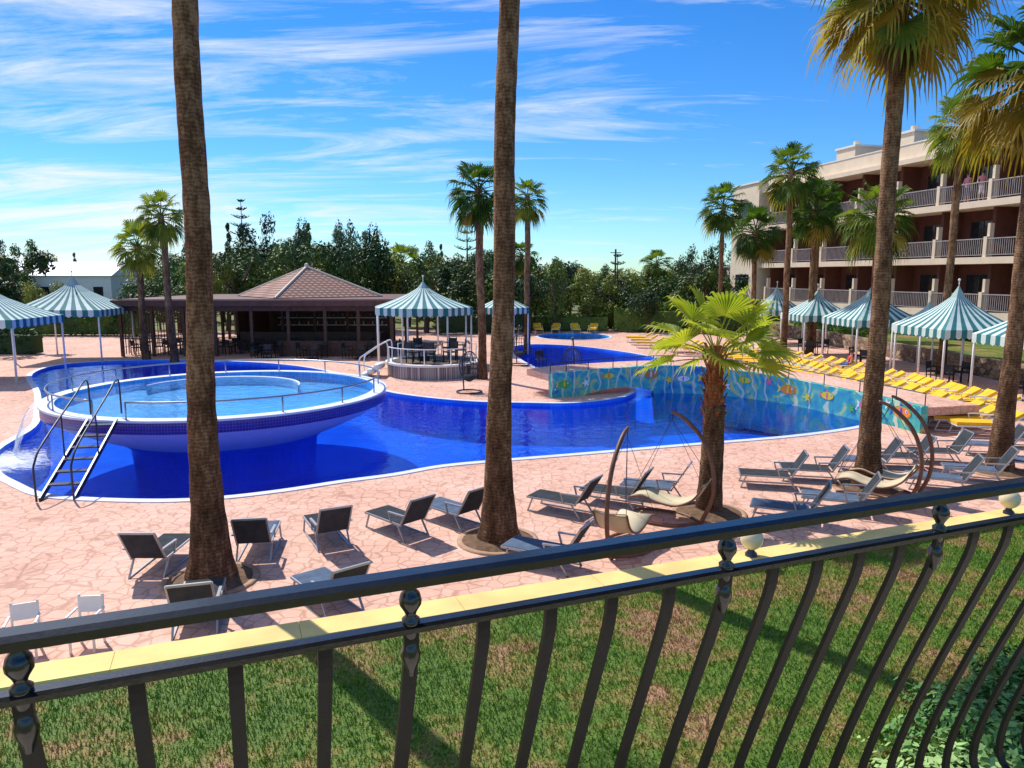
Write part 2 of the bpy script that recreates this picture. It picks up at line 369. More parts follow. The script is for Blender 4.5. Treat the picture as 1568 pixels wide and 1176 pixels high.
# ------------------------------------------------------------------ world, sun, camera
SUN_AZ=math.radians(320); SUN_EL=math.radians(51)
w=bpy.data.worlds.new('World'); scene.world=w; w.use_nodes=True; nt=w.node_tree
bg=nt.nodes['Background']; bg.inputs['Strength'].default_value=.125
sky=nt.nodes.new('ShaderNodeTexSky'); sky.sky_type='NISHITA'; sky.sun_disc=False; sky.sun_elevation=SUN_EL; sky.sun_rotation=SUN_AZ
sky.air_density=1.0; sky.dust_density=.0; sky.ozone_density=2.5
hs=nt.nodes.new('ShaderNodeHueSaturation'); hs.inputs['Saturation'].default_value=1.35; hs.inputs['Value'].default_value=1.0
nt.links.new(sky.outputs[0],hs.inputs['Color'])
tn=N(nt,'ShaderNodeMix',data_type='RGBA',blend_type='MULTIPLY'); tn.inputs['Factor'].default_value=1; nt.links.new(hs.outputs[0],tn.inputs[6]); tn.inputs[7].default_value=(.62,.93,1.25,1)
tc=nt.nodes.new('ShaderNodeTexCoord'); sx=nt.nodes.new('ShaderNodeSeparateXYZ'); nt.links.new(tc.outputs['Generated'],sx.inputs[0])
za=N(nt,'ShaderNodeMath',operation='MAXIMUM'); nt.links.new(sx.outputs[2],za.inputs[0]); za.inputs[1].default_value=0
zb=N(nt,'ShaderNodeMath',operation='ADD'); nt.links.new(za.outputs[0],zb.inputs[0]); zb.inputs[1].default_value=.14
cx=N(nt,'ShaderNodeMath',operation='DIVIDE'); nt.links.new(sx.outputs[0],cx.inputs[0]); nt.links.new(zb.outputs[0],cx.inputs[1])
cy=N(nt,'ShaderNodeMath',operation='DIVIDE'); nt.links.new(sx.outputs[1],cy.inputs[0]); nt.links.new(zb.outputs[0],cy.inputs[1])
cb=nt.nodes.new('ShaderNodeCombineXYZ'); nt.links.new(cx.outputs[0],cb.inputs[0]); nt.links.new(cy.outputs[0],cb.inputs[1])
mp=nt.nodes.new('ShaderNodeMapping'); mp.inputs['Rotation'].default_value=(0,0,math.radians(24)); mp.inputs['Scale'].default_value=(.35,1.35,1); mp.inputs['Location'].default_value=(3.1,.4,0)
nt.links.new(cb.outputs[0],mp.inputs[0])
cn=N(nt,'ShaderNodeTexNoise',Scale=1.9,Detail=8,Roughness=.68,Distortion=.8); nt.links.new(mp.outputs[0],cn.inputs['Vector'])
cm=N(nt,'ShaderNodeTexNoise',Scale=.6,Detail=2); nt.links.new(cb.outputs[0],cm.inputs['Vector'])
mx=N(nt,'ShaderNodeMapRange'); mx.inputs[1].default_value=-.55; mx.inputs[2].default_value=.45; mx.inputs[3].default_value=.10; mx.inputs[4].default_value=-.13; nt.links.new(sx.outputs[0],mx.inputs[0])
a1=N(nt,'ShaderNodeMath',operation='ADD'); nt.links.new(cn.outputs['Fac'],a1.inputs[0]); nt.links.new(mx.outputs[0],a1.inputs[1])
a2=N(nt,'ShaderNodeMath',operation='MULTIPLY_ADD'); nt.links.new(cm.outputs['Fac'],a2.inputs[0]); a2.inputs[1].default_value=.55; nt.links.new(a1.outputs[0],a2.inputs[2])
cr=ramp(nt,a2.outputs[0],[(.75,(0,0,0)),(.86,(.34,.34,.34)),(1.0,(.95,.95,.95))])
mixc=N(nt,'ShaderNodeMix',data_type='RGBA'); nt.links.new(cr.outputs[0],mixc.inputs[0]); nt.links.new(tn.outputs[2],mixc.inputs[6]); mixc.inputs[7].default_value=(7.6,7.9,8.2,1)
nt.links.new(mixc.outputs[2],bg.inputs[0])
sd=Vector((math.sin(SUN_AZ)*math.cos(SUN_EL),math.cos(SUN_AZ)*math.cos(SUN_EL),math.sin(SUN_EL)))
sl=bpy.data.lights.new('sun','SUN'); sl.energy=5.0; sl.angle=math.radians(.5); sl.color=(1,.95,.86)
so=bpy.data.objects.new('sun',sl); scene.collection.objects.link(so); so.rotation_euler=sd.to_track_quat('Z','Y').to_euler(); so.location=sd*100
cam=bpy.data.cameras.new('camera'); co=bpy.data.objects.new('camera',cam); scene.collection.objects.link(co)
cam.sensor_width=36; cam.lens=1130/1568*36; cam.clip_start=.05; cam.clip_end=6000
co.location=(0,0,4.6); co.rotation_euler=(math.radians(90-8.36),0,0); scene.camera=co
# ------------------------------------------------------------------ pool + ground
pool_raw=[(-13.6,19.1),(-12.2,17.1),(-11.0,16.0),(-9.9,15.2),(-8.7,14.9),(-7.2,14.8),(-6.1,15.0),(-5.0,15.5),(-3.9,16.2),(-2.8,16.8),(-1.7,17.6),(-.1,18.2),(2.0,18.9),(4.6,19.8),(7.9,20.9),(10.3,22.1),(11.4,23.1),(11.2,24.6),(10.1,27.3),(8.6,29.4),(7.6,31.5),(7.9,35.2),(8.4,39.9),(6.9,44.3),(4.1,48.5),(1.2,49.6),(-.1,47),(.3,42),(1.4,36.5),(3.4,32.8),(5.0,30.3),(4.6,28.3),(3.4,27.0),(2.0,26.4),(.4,26.5),(-1.5,26.8),(-3.6,27.9),(-5.3,29.5),(-7.2,32.9),(-9.9,36.5),(-13.3,39.0),(-17.2,40.0),(-21.1,40),(-23.4,38.2),(-22.6,34.5),(-18.9,29.2),(-16.2,25.0),(-14.6,22.2)]
pool=catmull(pool_raw)
pool2=[(4.7+2.7*math.cos(a),56.2+3.2*math.sin(a)) for a in [2*math.pi*i/40 for i in range(40)]]
def sheet(name,outer,holes,z,k):
    loops=[[Vector((x,y,0)) for x,y in outer]]+[[Vector((x,y,0)) for x,y in h] for h in holes]
    tris=tessellate_polygon(loops)
    vs=[(v.x,v.y,z) for l in loops for v in l]
    b=MB(); 
    fs=[]
    for t in tris:
        a,bb,c=[Vector(vs[i]) for i in t]
        if (bb-a).cross(c-a).z<0: t=(t[0],t[2],t[1])
        fs.append(t)
    b.add(vs,fs,k); return b.obj(name)
ph=offset(pool,.12); ph2=offset(pool2,.12)
sheet('ground',[(-3000,-500),(3000,-500),(3000,4000),(-3000,4000)],[ph,ph2],-.04,'grass')
wl=lambda X:(7.04+(X+5.26)*5.46/14.3)+.2
terr=[(-45,wl(-45)),(-5.8,wl(-5.8)),(9.9,wl(9.9)),(22,wl(22)),(21.6,30.6),(21.4,44.3),(20.4,58),(16,66),(-5,64),(-34,60),(-45,50)]
sheet('pool_terrace',terr,[offset(pool,.03),offset(pool2,.03)],0,'pave')
GZ=.27
sheet('garden_lawn',[(-45,-30),(45,-30),(45,wl(45)-.05),(-45,wl(-45)-.05)],[],GZ,'grass')
def basin(name,loop,depth,kt):
    b=MB();n=len(loop)
    vs=[(x,y,.02) for x,y in loop]+[(x,y,-depth) for x,y in loop]
    b.add(vs,[(i,(i+1)%n,n+(i+1)%n,n+i) for i in range(n)],kt)
    tr=tessellate_polygon([[Vector((x,y,0)) for x,y in loop]])
    b.add([(x,y,-depth) for x,y in loop],tr,kt)
    o=offset(loop,.22)
    b.add([(x,y,.022) for x,y in loop]+[(x,y,.022) for x,y in o]+[(x,y,-.05) for x,y in o],[(i,(i+1)%n,n+(i+1)%n,n+i) for i in range(n)]+[(n+i,n+(i+1)%n,2*n+(i+1)%n,2*n+i) for i in range(n)],'coping')
    return b.obj(name)
basin('swimming_pool',pool,1.4,'tile'); basin('small_pool',pool2,.5,'tile2')
sheet('pool_water',pool,[],-.10,'water'); sheet('small_pool_water',pool2,[],-.08,'water2')
# raised round pool
RC=(-8.85,22.5); RR=4.87
rp=empty('raised_round_pool',(RC[0],RC[1],0))
b=MB(); b.rev([(2.6,-1.4),(2.7,-.4),(3.0,-.15),(3.6,.1),(4.3,.42),(RR-.03,.74)],(0,0,0),'bowl',72); b.obj('bowl',True,rp)
o=bpy.data.objects['bowl']; o.data.materials.append(M['tile'])
for p in o.data.polygons:
    if p.center.z<-.12: p.material_index=1
b=MB(); b.rev([(RR-.03,.74),(RR,.76),(RR,1.04)],(0,0,0),'violet',72); b.obj('mosaic_band',True,rp)
b=MB(); b.rev([(RR,1.04),(RR+.04,1.045),(RR+.04,1.10),(RR-.36,1.10),(RR-.36,.76),(0.01,.76)],(0,0,0),'coping',72)
o=b.obj('rim',False,rp); o.data.materials.append(M['tile2'])
for p in o.data.polygons:
    if p.center.z<1.0 and (p.center.xy.length<RR-.34): p.material_index=1
b=MB(); b.disc((0,0,1.03),RR-.36,'water2',72); b.obj('water',False,rp)
# low submerged bench edge: only the back crescent breaks the surface
b=MB(); vs=[]; n_=30
for i in range(n_+1):
    a=math.radians(5+170*i/n_); wv_=.03+.13*math.sin(math.pi*i/n_)
    for rad,z in((2.5,.77),(2.5,1.06),(2.5-wv_,1.06),(2.5-wv_,.77)): vs.append((-.6+rad*math.cos(a),1.1+rad*math.sin(a),z))
b.add(vs,[(i*4+j,i*4+j+1,i*4+j+5,i*4+j+4) for i in range(n_) for j in range(3)],'coping'); b.obj('bench_edge',False,rp)
b=MB(); rr=RR-.18
g0=math.radians(250);g1=math.radians(262)
arc=[(rr*math.cos(g1+(2*math.pi-(g1-g0))*i/90),rr*math.sin(g1+(2*math.pi-(g1-g0))*i/90),1.52) for i in range(91)]
b.tube(arc,.026,'steel',6)
for i in range(0,91,6):
    x,y,z=arc[i]; b.tube([(x,y,1.10),(x,y,1.53)],.022,'steel',6)
b.obj('rim_railing',True,rp)
ld=empty('pool_ladder',(0,0,0)); b=MB()
A=Vector((-9.4,14.75,.02));B=Vector((-10.0,17.7,1.10)); d=(B-A); hd=Vector((d.x,d.y,0)).normalized(); sd_=Vector((hd.y,-hd.x,0))
for s_ in(-1,1):
    o=sd_*.33*s_
    b.beam(A+o,B+o,.04,.12,'darkmetal')
b.obj('stringers',parent=ld); b=MB()
for i in range(1,7):
    p=A+d*(i/6.6); b.box(p+Vector((0,0,.04)),(.61,.2,.03),'darkmetal',rz=math.atan2(sd_.y,sd_.x))
b.obj('treads',parent=ld); b=MB()
for s_ in(-1,1):
    o=sd_*.35*s_; up=Vector((0,0,1))
    pts=[A+o-hd*.1,A+o-hd*.12+up*.6,A+o-hd*.02+up*.82,A+o+d*.15+up*.95,A+o+d*.8+up*.95,A+o+d*.97+up*.97,A+o+d*1.08+up*.85,A+o+d*1.1+up*.4,A+o+d*1.1+up*0]
    b.tube(catmull([tuple(p) for p in pts],False,4),.022,'darkmetal',7)
    q=A+o+d*.5; b.tube([q,q+up*.95],.018,'darkmetal',6)
b.obj('handrails',True,ld)
b=MB()
cols=16; rows=7; vs=[]
for i in range(cols+1):
    a=math.radians(204+20*i/cols)
    for j in range(rows+1):
        t=j/rows; rad=RR+.05+.6*t; z=1.1-1.2*t*t
        wob=.04*math.sin(i*2.1+j)*t
        vs.append((RC[0]+(rad+wob)*math.cos(a),RC[1]+(rad+wob)*math.sin(a),z))
b.add(vs,[(i*(rows+1)+j,(i+1)*(rows+1)+j,(i+1)*(rows+1)+j+1,i*(rows+1)+j+1) for i in range(cols) for j in range(rows)],'fall')
b.obj('waterfall',True)
# ------------------------------------------------------------------ mural bridge
path=catmull([(1.5,27.6),(3.0,28.3),(5.0,29.0),(6.4,29.4),(8.2,28.9),(10.1,26.9),(11.3,23.9),(12.0,21.3)],False,8)
nP=len(path)
def pn(i):
    t=Vector(path[min(i+1,nP-1)])-Vector(path[max(i-1,0)]); t.normalize(); return Vector((-t.y,t.x))
mb=empty('mural_bridge'); b=MB(); vs=[]
def hz(i): 
    t=i/(nP-1); return .92+.16*math.sin(math.pi*min(1,t*1.3))-.12*t
for i in range(nP):
    n=pn(i); x,y=path[i]; t=i/(nP-1)
    zb=-1.3
    if t<.12: zb=-.02
    if .12<=t<.36: zb=-.02+.26*math.sin(math.pi*(t-.12)/.24)
    vs+=[(x,y,zb),(x,y,hz(i)),(x+n.x*.25,y+n.y*.25,hz(i)),(x+n.x*.25,y+n.y*.25,zb)]
fs=[]
for i in range(nP-1):
    for j in range(4): fs.append((i*4+j,i*4+(j+1)%4,(i+1)*4+(j+1)%4,(i+1)*4+j))
fs+=[(0,1,2,3),tuple((nP-1)*4+j for j in(3,2,1,0))]
b.add(vs,fs,'mural'); b.obj('mural_wall',parent=mb)
b=MB(); vs=[]
for i in range(nP):
    n=pn(i);x,y=path[i]; z=hz(i)-.04
    for dd,zz in((.25,z),(2.1,z),(2.1,z-.25),(.25,z-.25)): vs.append((x+n.x*dd,y+n.y*dd,zz))
b.add(vs,fs,'pave'); b.obj('bridge_deck',parent=mb)
b=MB()
top=[(path[i][0]+pn(i).x*.12,path[i][1]+pn(i).y*.12,hz(i)+.38) for i in range(nP)]
b.tube(top,.018,'darkmetal',6)
for i in range(0,nP,4):
    x,y,z=top[i]; b.tube([(x,y,hz(i)),(x,y,z)],.018,'darkmetal',6)
b.obj('bridge_railing',True,mb)
b=MB()
def fig(t,zc,shape,k,sc=1,off=.006):
    i=t*(nP-1); i0=int(i); fr=i-i0
    p=Vector(path[i0]).lerp(Vector(path[min(i0+1,nP-1)]),fr); n=pn(i0); tg=Vector((n.y,-n.x))
    vs=[(p.x+tg.x*a*sc-n.x*off,p.y+tg.y*a*sc-n.y*off,zc+c*sc) for a,c in shape]
    b.add(vs,[tuple(range(len(vs)))],k)
def ell(a_,b_,n=14,x0=0,y0=0): return [(x0+a_*math.cos(2*math.pi*i/n),y0+b_*math.sin(2*math.pi*i/n)) for i in range(n)]
fish=ell(.35,.17); tail=[(-.28,0),(-.52,.18),(-.45,0),(-.52,-.18)]; fin=[(-.1,.14),(.12,.15),(-.08,.28)]
star=[((.2 if i%2 else .09)*math.cos(i*math.pi/5),(.2 if i%2 else .09)*math.sin(i*math.pi/5)) for i in range(10)]
for t,z,k,k2,s_ in((.06,.5,'m_green','m_yellow',.75),(.2,.72,'m_yellow','m_orange',.65),(.34,.70,'m_orange','m_white',.9),(.47,.5,'m_white','m_pink',.7),(.55,.55,'m_pink','m_yellow',1.05),(.63,.6,'m_yellow','m_green',.7),(.72,.45,'m_orange','m_yellow',.95),(.80,.5,'m_yellow','m_pink',.8),(.88,.45,'m_pink','m_white',.9),(.95,.5,'m_orange','m_blue',1.0)):
    fig(t,z,tail,k2,s_,.010); fig(t,z,fin,k2,s_,.013); fig(t,z,ell(.38,.19),'m_green',s_,.016); fig(t,z,fish,k,s_,.020); fig(t,z,ell(.05,.15,10,-.02),k2,s_,.024); fig(t,z,ell(.05,.05,8,.19,.05),'m_white',s_,.024); fig(t,z,ell(.025,.025,8,.2,.05),'m_blue',s_,.028)
for t,z,k in((.13,.5,'m_white'),(.29,.8,'m_pink'),(.42,.45,'m_yellow'),(.59,.3,'m_white'),(.68,.65,'m_pink'),(.76,.3,'m_yellow'),(.85,.25,'m_green'),(.92,.65,'m_white')): fig(t,z,star,k,.9,.033)
b.obj('painted_figures',parent=mb)
# ------------------------------------------------------------------ palms
def fan_leaf(b,base,az,el,lp,lb,k,rnd,nseg=20,droop=.5,spread=2.0,wd=.05):
    d0=Vector((math.cos(az)*math.cos(el),math.sin(az)*math.cos(el),math.sin(el)))
    pts=[];p=Vector(base);d=d0.copy();stp=lp/4
    for i in range(5):
        pts.append(p.copy()); p=p+d*stp; d=(d+Vector((0,0,-.09*droop*2))).normalized()
    b.tube(pts,[.016,.014,.012,.01,.008],k,4,False)
    c=pts[-1]; side=d.cross(Vector((0,0,1)))
    if side.length<.1: side=Vector((math.sin(az),-math.cos(az),0))
    side.normalize(); tw=rnd.uniform(-.6,.6); nrm=side.cross(d).normalized()
    side=(side*math.cos(tw)+nrm*math.sin(tw)); nrm=side.cross(d).normalized()
    for i in range(nseg):
        a=(i/(nseg-1)-.5)*2*spread; L=lb*(.62+.38*math.cos(a*.8))*rnd.uniform(.85,1.08)
        r=(d*math.cos(a)+side*math.sin(a)+nrm*(.25*abs(math.sin(a)))).normalized()
        q=r.cross(nrm).normalized()
        g=Vector((0,0,-1)); dr=droop*rnd.uniform(.7,1.4)
        p1=c+r*L*.48+g*.04*dr*L; p2=c+r*L*.74+g*.2*dr*L; p3=c+r*L*.9+g*(.68*dr)*L
        w1=wd*L*1.5; w2=wd*L*.85
        z=nrm*(w1*.35)
        vs=[c,p1-q*w1+z,p1-z,p1+q*w1+z,p2-q*w2,p2+q*w2,p3]
        b.add(vs,[(0,1,2),(0,2,3),(1,4,5,2),(2,5,3),(4,6,5)],k)
def crown(seed,n=46,r=1.0,droop=.6,lo=-.85,hi=1.35,keys=('frond','frondgold'),goldp=.0,nseg=22,dead=9,wd=.034):
    rnd=random.Random(seed); b=MB()
    for i in range(n):
        t=(i+.5)/n; el=hi+(lo-hi)*t**.85+rnd.uniform(-.18,.18); az=i*2.399+rnd.uniform(-.35,.35)
        k=keys[0]
        if t>.55 and rnd.random()<goldp*2: k=keys[1]
        lp=r*rnd.uniform(.38,.62); lb=r*rnd.uniform(.42,.58)
        fan_leaf(b,(0,0,-.25*t*r),az,el,lp,lb,k,rnd,nseg,droop*(.7+.6*t),wd=wd)
    for i in range(dead):
        fan_leaf(b,(0,0,-.3*r),rnd.uniform(0,6.28),rnd.uniform(-1.5,-1.2),r*.25,r*.34,'dead',rnd,12,.5,.8)
    return b.mesh('palm_crown')
crowns=[crown(i,42,1.0,goldp=.10,nseg=20) for i in range(4)]
crown_gold=[crown(11,58,1.0,goldp=.38,nseg=26,lo=-.6,wd=.028),crown(12,54,1.0,goldp=.45,nseg=26,lo=-.65,wd=.028)]
def trunk(h,r0,r1,lean,k='trunk',seed=0):
    b=MB();rnd=random.Random(seed);pts=[];rs=[];n=int(h/.14)
    for i in range(n+1):
        t=i/n;z=h*t
        r=r1+(r0-r1)*(.42*math.exp(-z/2.6)+.58*math.exp(-z/.5))
        r*=1+rnd.uniform(-.035,.035)
        pts.append((lean[0]*t+.02*math.sin(z*1.3+seed),lean[1]*t+.02*math.cos(z*1.1+seed),z-.05)); rs.append(r)
    b.tube(pts,rs,k,20); return b
def palm(x,y,h,r0,r1,cr,cm,lean=(0,0),seed=0,z=0):
    e=empty('palm_tree',(x,y,z)); trunk(h,r0,r1,lean,seed=seed).obj('trunk',True,e)
    c=inst(cm,'crown',(lean[0],lean[1],h-.1),seed*1.7,cr,e); return e
palm(-4.6,10.7,12.5,.42,.165,2.2,crown_gold[0],(.25,0),1)
palm(-.25,12.4,12.8,.43,.16,2.2,crown_gold[1],(.28,0),2)
palm(7.74,15.6,10.5,.38,.155,1.95,crown_gold[0],(.0,0),3)
palm(11.55,17.0,9.3,.36,.155,2.0,crown_gold[1],(.1,0),4)
def hp_(u,v,Y): return 4.6+math.tan(math.atan((588-v)/1130)-math.radians(8.36))*Y
for i,(x,y,v,cr) in enumerate([(15.7,42.5,258,2.0),(17.6,43.5,316,1.9),(20.2,34.5,185,1.9),(18.6,38.0,325,2.2),(16.7,59.7,312,2.3),(17.4,53.5,350,2.2),(-1.3,32.9,285,1.7),(.9,44,300,1.5),(-18.1,39.3,325,1.6),(-20.2,40.5,372,1.6),(1.0,66,388,1.8),(-9.8,68,398,2.2),(13.2,68,402,1.7),(-26.5,62,412,1.6),(19.6,48,300,1.9)]):
    palm(x,y,hp_(0,v,y),.25,.16,cr,crowns[i%4],(R.uniform(-.2,.2),0),i+5)
e=empty('young_palm_tree',(3.85,13.9,0)); bb=trunk(2.2,.29,.18,(0,0),seed=31); bb.obj('trunk',True,e)
b=MB(); b.tube([(0,0,1.8),(0,0,2.5),(0,0,3.3)],[.19,.17,.11],'trunk2',16)
rnd=random.Random(5)
for i in range(48):
    a=i*2.399; z=1.8+i*.029; rr_=.17
    b.beam((rr_*.8*math.cos(a),rr_*.8*math.sin(a),z),((rr_+.08)*math.cos(a),(rr_+.08)*math.sin(a),z+.22),.06,.02,'trunk2')
b.obj('leaf_bases',False,e)
b=MB()
for i in range(20):
    t=i/20; fan_leaf(b,(0,0,3.15-.15*t),i*2.399,1.2-1.3*t+rnd.uniform(-.1,.1),.85,.86,'frondy',rnd,28,.36,1.9,.030)
b.obj('crown',False,e)
for x,y in((-4.6,10.7),(-.25,12.4),(7.74,15.6),(11.55,17.0),(3.85,13.9)):
    b=MB(); rnd=random.Random(int(x*10)); n=28
    b.rev([(.72,0.0),(.72,.025),(.67,.035),(.62,.03)],(0,0,0),'pit',n)
    vs=[]; 
    for ri,r_ in enumerate((.63,.5,.38,.2)):
        for j in range(n): vs.append((r_*math.cos(2*math.pi*j/n),r_*math.sin(2*math.pi*j/n),.025+ri*.035+rnd.uniform(-.015,.015)))
    b.add(vs,[(i*n+j,i*n+(j+1)%n,(i+1)*n+(j+1)%n,(i+1)*n+j) for i in range(3) for j in range(n)],'soil')
    b.obj('planting_pit',True,None,(x,y,0))
# ------------------------------------------------------------------ broadleaf trees / hedges
def crownmesh(seed,nleaf,k,shape='round',leaf=.2,lobes=12):
    rnd=random.Random(seed); b=MB(); L=[]
    for i in range(lobes):
        if shape=='round': L.append((Vector((rnd.gauss(0,.45),rnd.gauss(0,.45),rnd.uniform(-.35,.5))),rnd.uniform(.2,.45)))
        elif shape=='tall': L.append((Vector((rnd.gauss(0,.25),rnd.gauss(0,.25),-.7+1.5*i/(lobes-1))),rnd.uniform(.14,.34)))
        elif shape=='cone': 
            z=i/(lobes-1)*1.9-.9; L.append((Vector((rnd.gauss(0,.04),rnd.gauss(0,.04),z)),.26*(1-.75*(i/(lobes-1)))+.03))
    for i in range(nleaf):
        c,r=rnd.choice(L)
        u=Vector((rnd.gauss(0,1),rnd.gauss(0,1),rnd.gauss(0,1))).normalized()
        rad=r*(rnd.random()**.33)*(1+.3*noise.noise(u*2.3+c*3))
        p=c+u*rad
        s_=leaf*rnd.uniform(.5,1.1)
        n=(u+Vector((rnd.gauss(0,.6),rnd.gauss(0,.6),rnd.gauss(0,.6)+.3))).normalized()
        a=n.orthogonal().normalized(); q=n.cross(a); th=rnd.uniform(0,6.28); a2=a*math.cos(th)+q*math.sin(th); q2=n.cross(a2)
        b.add([p-a2*s_,p-q2*s_*.45,p+a2*s_,p+q2*s_*.45],[(0,1,2,3)],k)
    return b.mesh('foliage')
TA=[crownmesh(i,3000,'leafA',leaf=.062) for i in range(4)]; TB=[crownmesh(i+10,3000,'leafB',leaf=.062) for i in range(4)]
TC=[crownmesh(i+20,2400,('leafC','leafA')[i%2],'tall',leaf=.06) for i in range(4)]
CY=crownmesh(33,2200,'leafA','cone',.055,9)
def tmesh(h,r):
    b=MB(); b.tube([(0,0,-.1),(.05,0,h*.5),(0,.05,h*.9)],[r,r*.8,r*.4],'bark',8)
    for i in range(5):
        a=i*1.3; b.tube([(0,0,h*.45),(h*.12*math.cos(a),h*.12*math.sin(a),h*.7),(h*.25*math.cos(a),h*.25*math.sin(a),h*.95)],[r*.5,r*.35,r*.12],'bark',6)
    return b.mesh('tree_trunk')
TM=tmesh(1,.05)
def tree(x,y,h,wd,kind,name='tree',parent=None,i=0):
    e=empty(name,(x,y,0)) if parent is None else parent
    off=(0,0,0) if parent is None else (x,y,0)
    inst(TM,'trunk',off,i,h*.8,e)
    zc=h*.54; hh=h*.52
    inst(kind[i%4],'foliage',(off[0],off[1],zc),i*1.1,(wd,wd,hh),e)
dt=empty('distant_trees')
def toprow(u):
    pts=[(-200,385),(0,385),(90,400),(190,425),(320,384),(400,366),(500,362),(560,376),(620,402),(680,396),(730,376),(790,394),(840,402),(900,414),(960,412),(1010,408),(1060,398),(1150,404),(1250,415),(1700,400)]
    for (a,va),(c_,vc) in zip(pts,pts[1:]):
        if a<=u<=c_: return va+(vc-va)*(u-a)/(c_-a)
    return 405
i=0
for Y,step,jit in((64,46,3),(78,38,5),(95,40,7),(130,60,12)):
    u=-260+R.uniform(0,30)
    while u<1300:
        y=Y+R.uniform(-jit,jit); x=(u-784)/1130*(y*.99+.67)
        v=toprow(u)+(R.uniform(-18,34) if Y<90 else R.uniform(-14,8))+(26 if Y==64 else 0)
        h=hp_(0,v,y)
        if 1150<u<1300 and Y<70: pass
        elif not(70<u<215):
            rr_=R.random()
            if Y in(78,95) and rr_<.28: tree(x,y,max(2.6,h)*1.12,max(2.4,h)*.34,TC,parent=dt,i=i)
            else: tree(x,y,max(2.6,h),max(2.4,h)*R.uniform(.34,.62),TA if rr_<(.45 if Y==64 else .62) else TB,parent=dt,i=i)
        i+=1; u+=step*R.uniform(.6,1.3)
for x,y,h,wd,k in((-33,46,7.2,3.6,TA),(-38,50,6.5,3.3,TB),(-27,60,4.4,2.6,TB),(-21.5,58,7.4,2.6,TB),(-17,60,8.0,3.0,TA),(-11.5,62,8.4,3.0,TA),(-7,60,6.2,2.6,TC),(-3,62,6.2,2.2,TB),(1,60,5.0,2.4,TA),(9,64,5.4,2.4,TB),(13,66,5.3,2.8,TA),(16.5,64,5.8,3.0,TB),(22,70,6,3,TA),(3.6,61,5.8,1.8,TC),(-24,56,4.2,2.2,TA),(-29,57,3.6,2.2,TA),(6.3,62,4.4,1.8,TB),(11,60,3.8,1.6,TA),(-14.2,64,8.6,2.2,TC)):
    tree(x,y,h,wd,k,i=int(abs(x)))
for u,v,y in((478,350,95),(357,350,90),(677,380,100),(123,392,110)):
    x=(u-784)/1130*y; h=hp_(0,v,y); e=empty('cypress_tree',(x,y,0)); inst(TM,'trunk',(0,0,0),0,h*.5,e); inst(CY,'foliage',(0,0,h*.52),0,(h*.24,h*.24,h*.5),e)
def norfolk(x,y,h):
    e=empty('norfolk_pine_tree',(x,y,0)); b=MB(); b.tube([(0,0,0),(0,0,h)],[.2,.03],'bark',8); b.obj('trunk',True,e); b=MB(); rnd=random.Random(int(abs(x)))
    z=h*.4; 
    while z<h-.2:
        t=(h-z)/(h*.6); L=.3+2.3*t**.8
        for j in range(5):
            a=j*1.257+z; LL=L*rnd.uniform(.75,1.1); dv=Vector((math.cos(a),math.sin(a),0))
            pt=lambda s_: Vector((0,0,z))+dv*LL*s_+Vector((0,0,.3*LL*s_*s_))
            b.tube([pt(0),pt(.35),pt(.7),pt(1)],[.03,.04,.05,.02],'leafA',5)
            for s_ in range(7):
                q=pt(.25+.11*s_)
                b.beam(q,q+Vector((rnd.uniform(-.35,.35),rnd.uniform(-.35,.35),.2)),.05,.05,'leafA')
        z+=1.0
    b.obj('foliage',False,e)
norfolk(-33,92,hp_(0,306,92)); norfolk(-5.5,92,hp_(0,332,92)); norfolk(13.4,95,hp_(0,388,95))
def hedge(name,x0,y0,x1,y1,h,wd,k='hedge',dens=60,leaf=.14):
    b=MB(); rnd=random.Random(int(x0*7+y0)); L=math.hypot(x1-x0,y1-y0); n=int(L*dens*h)
    dx,dy=(x1-x0)/L,(y1-y0)/L
    for i in range(n):
        s_=rnd.uniform(0,L); a=rnd.uniform(-1,1); z=rnd.uniform(0,1)
        if rnd.random()<.5: z=1-abs(rnd.gauss(0,.08))
        else: a=math.copysign(1-abs(rnd.gauss(0,.15)),a)
        hh=h*(1+.25*noise.noise(Vector((s_*.6,x0,0)))); ww=wd/2*(1+.3*noise.noise(Vector((s_*.8,z*2,y0)))) 
        p=Vector((x0+dx*s_-dy*a*ww,y0+dy*s_+dx*a*ww,z*hh))
        nn=Vector((rnd.gauss(0,1),rnd.gauss(0,1),rnd.gauss(0,1)+.5)).normalized(); q=nn.orthogonal().normalized(); r_=nn.cross(q); s2=leaf*rnd.uniform(.6,1.3)
        b.add([p-q*s2,p-r_*s2*.6,p+q*s2,p+r_*s2*.6],[(0,1,2,3)],k)
    b.box(((x0+x1)/2,(y0+y1)/2,h*.42),(L,wd*.6,h*.75),'leafA',rz=math.atan2(dy,dx))
    return b.obj(name)
hedge('hedge',-46,58,-28,57,2.2,1.5); hedge('hedge',-6,58.5,1.5,60.5,1.9,1.4); hedge('hedge',1.5,62.5,8,62,1.5,1.6); hedge('hedge',8.5,61.5,14,61,2.1,1.6); hedge('hedge',6.5,66,16,64,2.6,1.8,'leafA')
hedge('hedge',14.5,59.5,20,57.5,2.4,1.4,'leafB'); hedge('hedge',-40,45,-28,43.5,1.4,1.2)
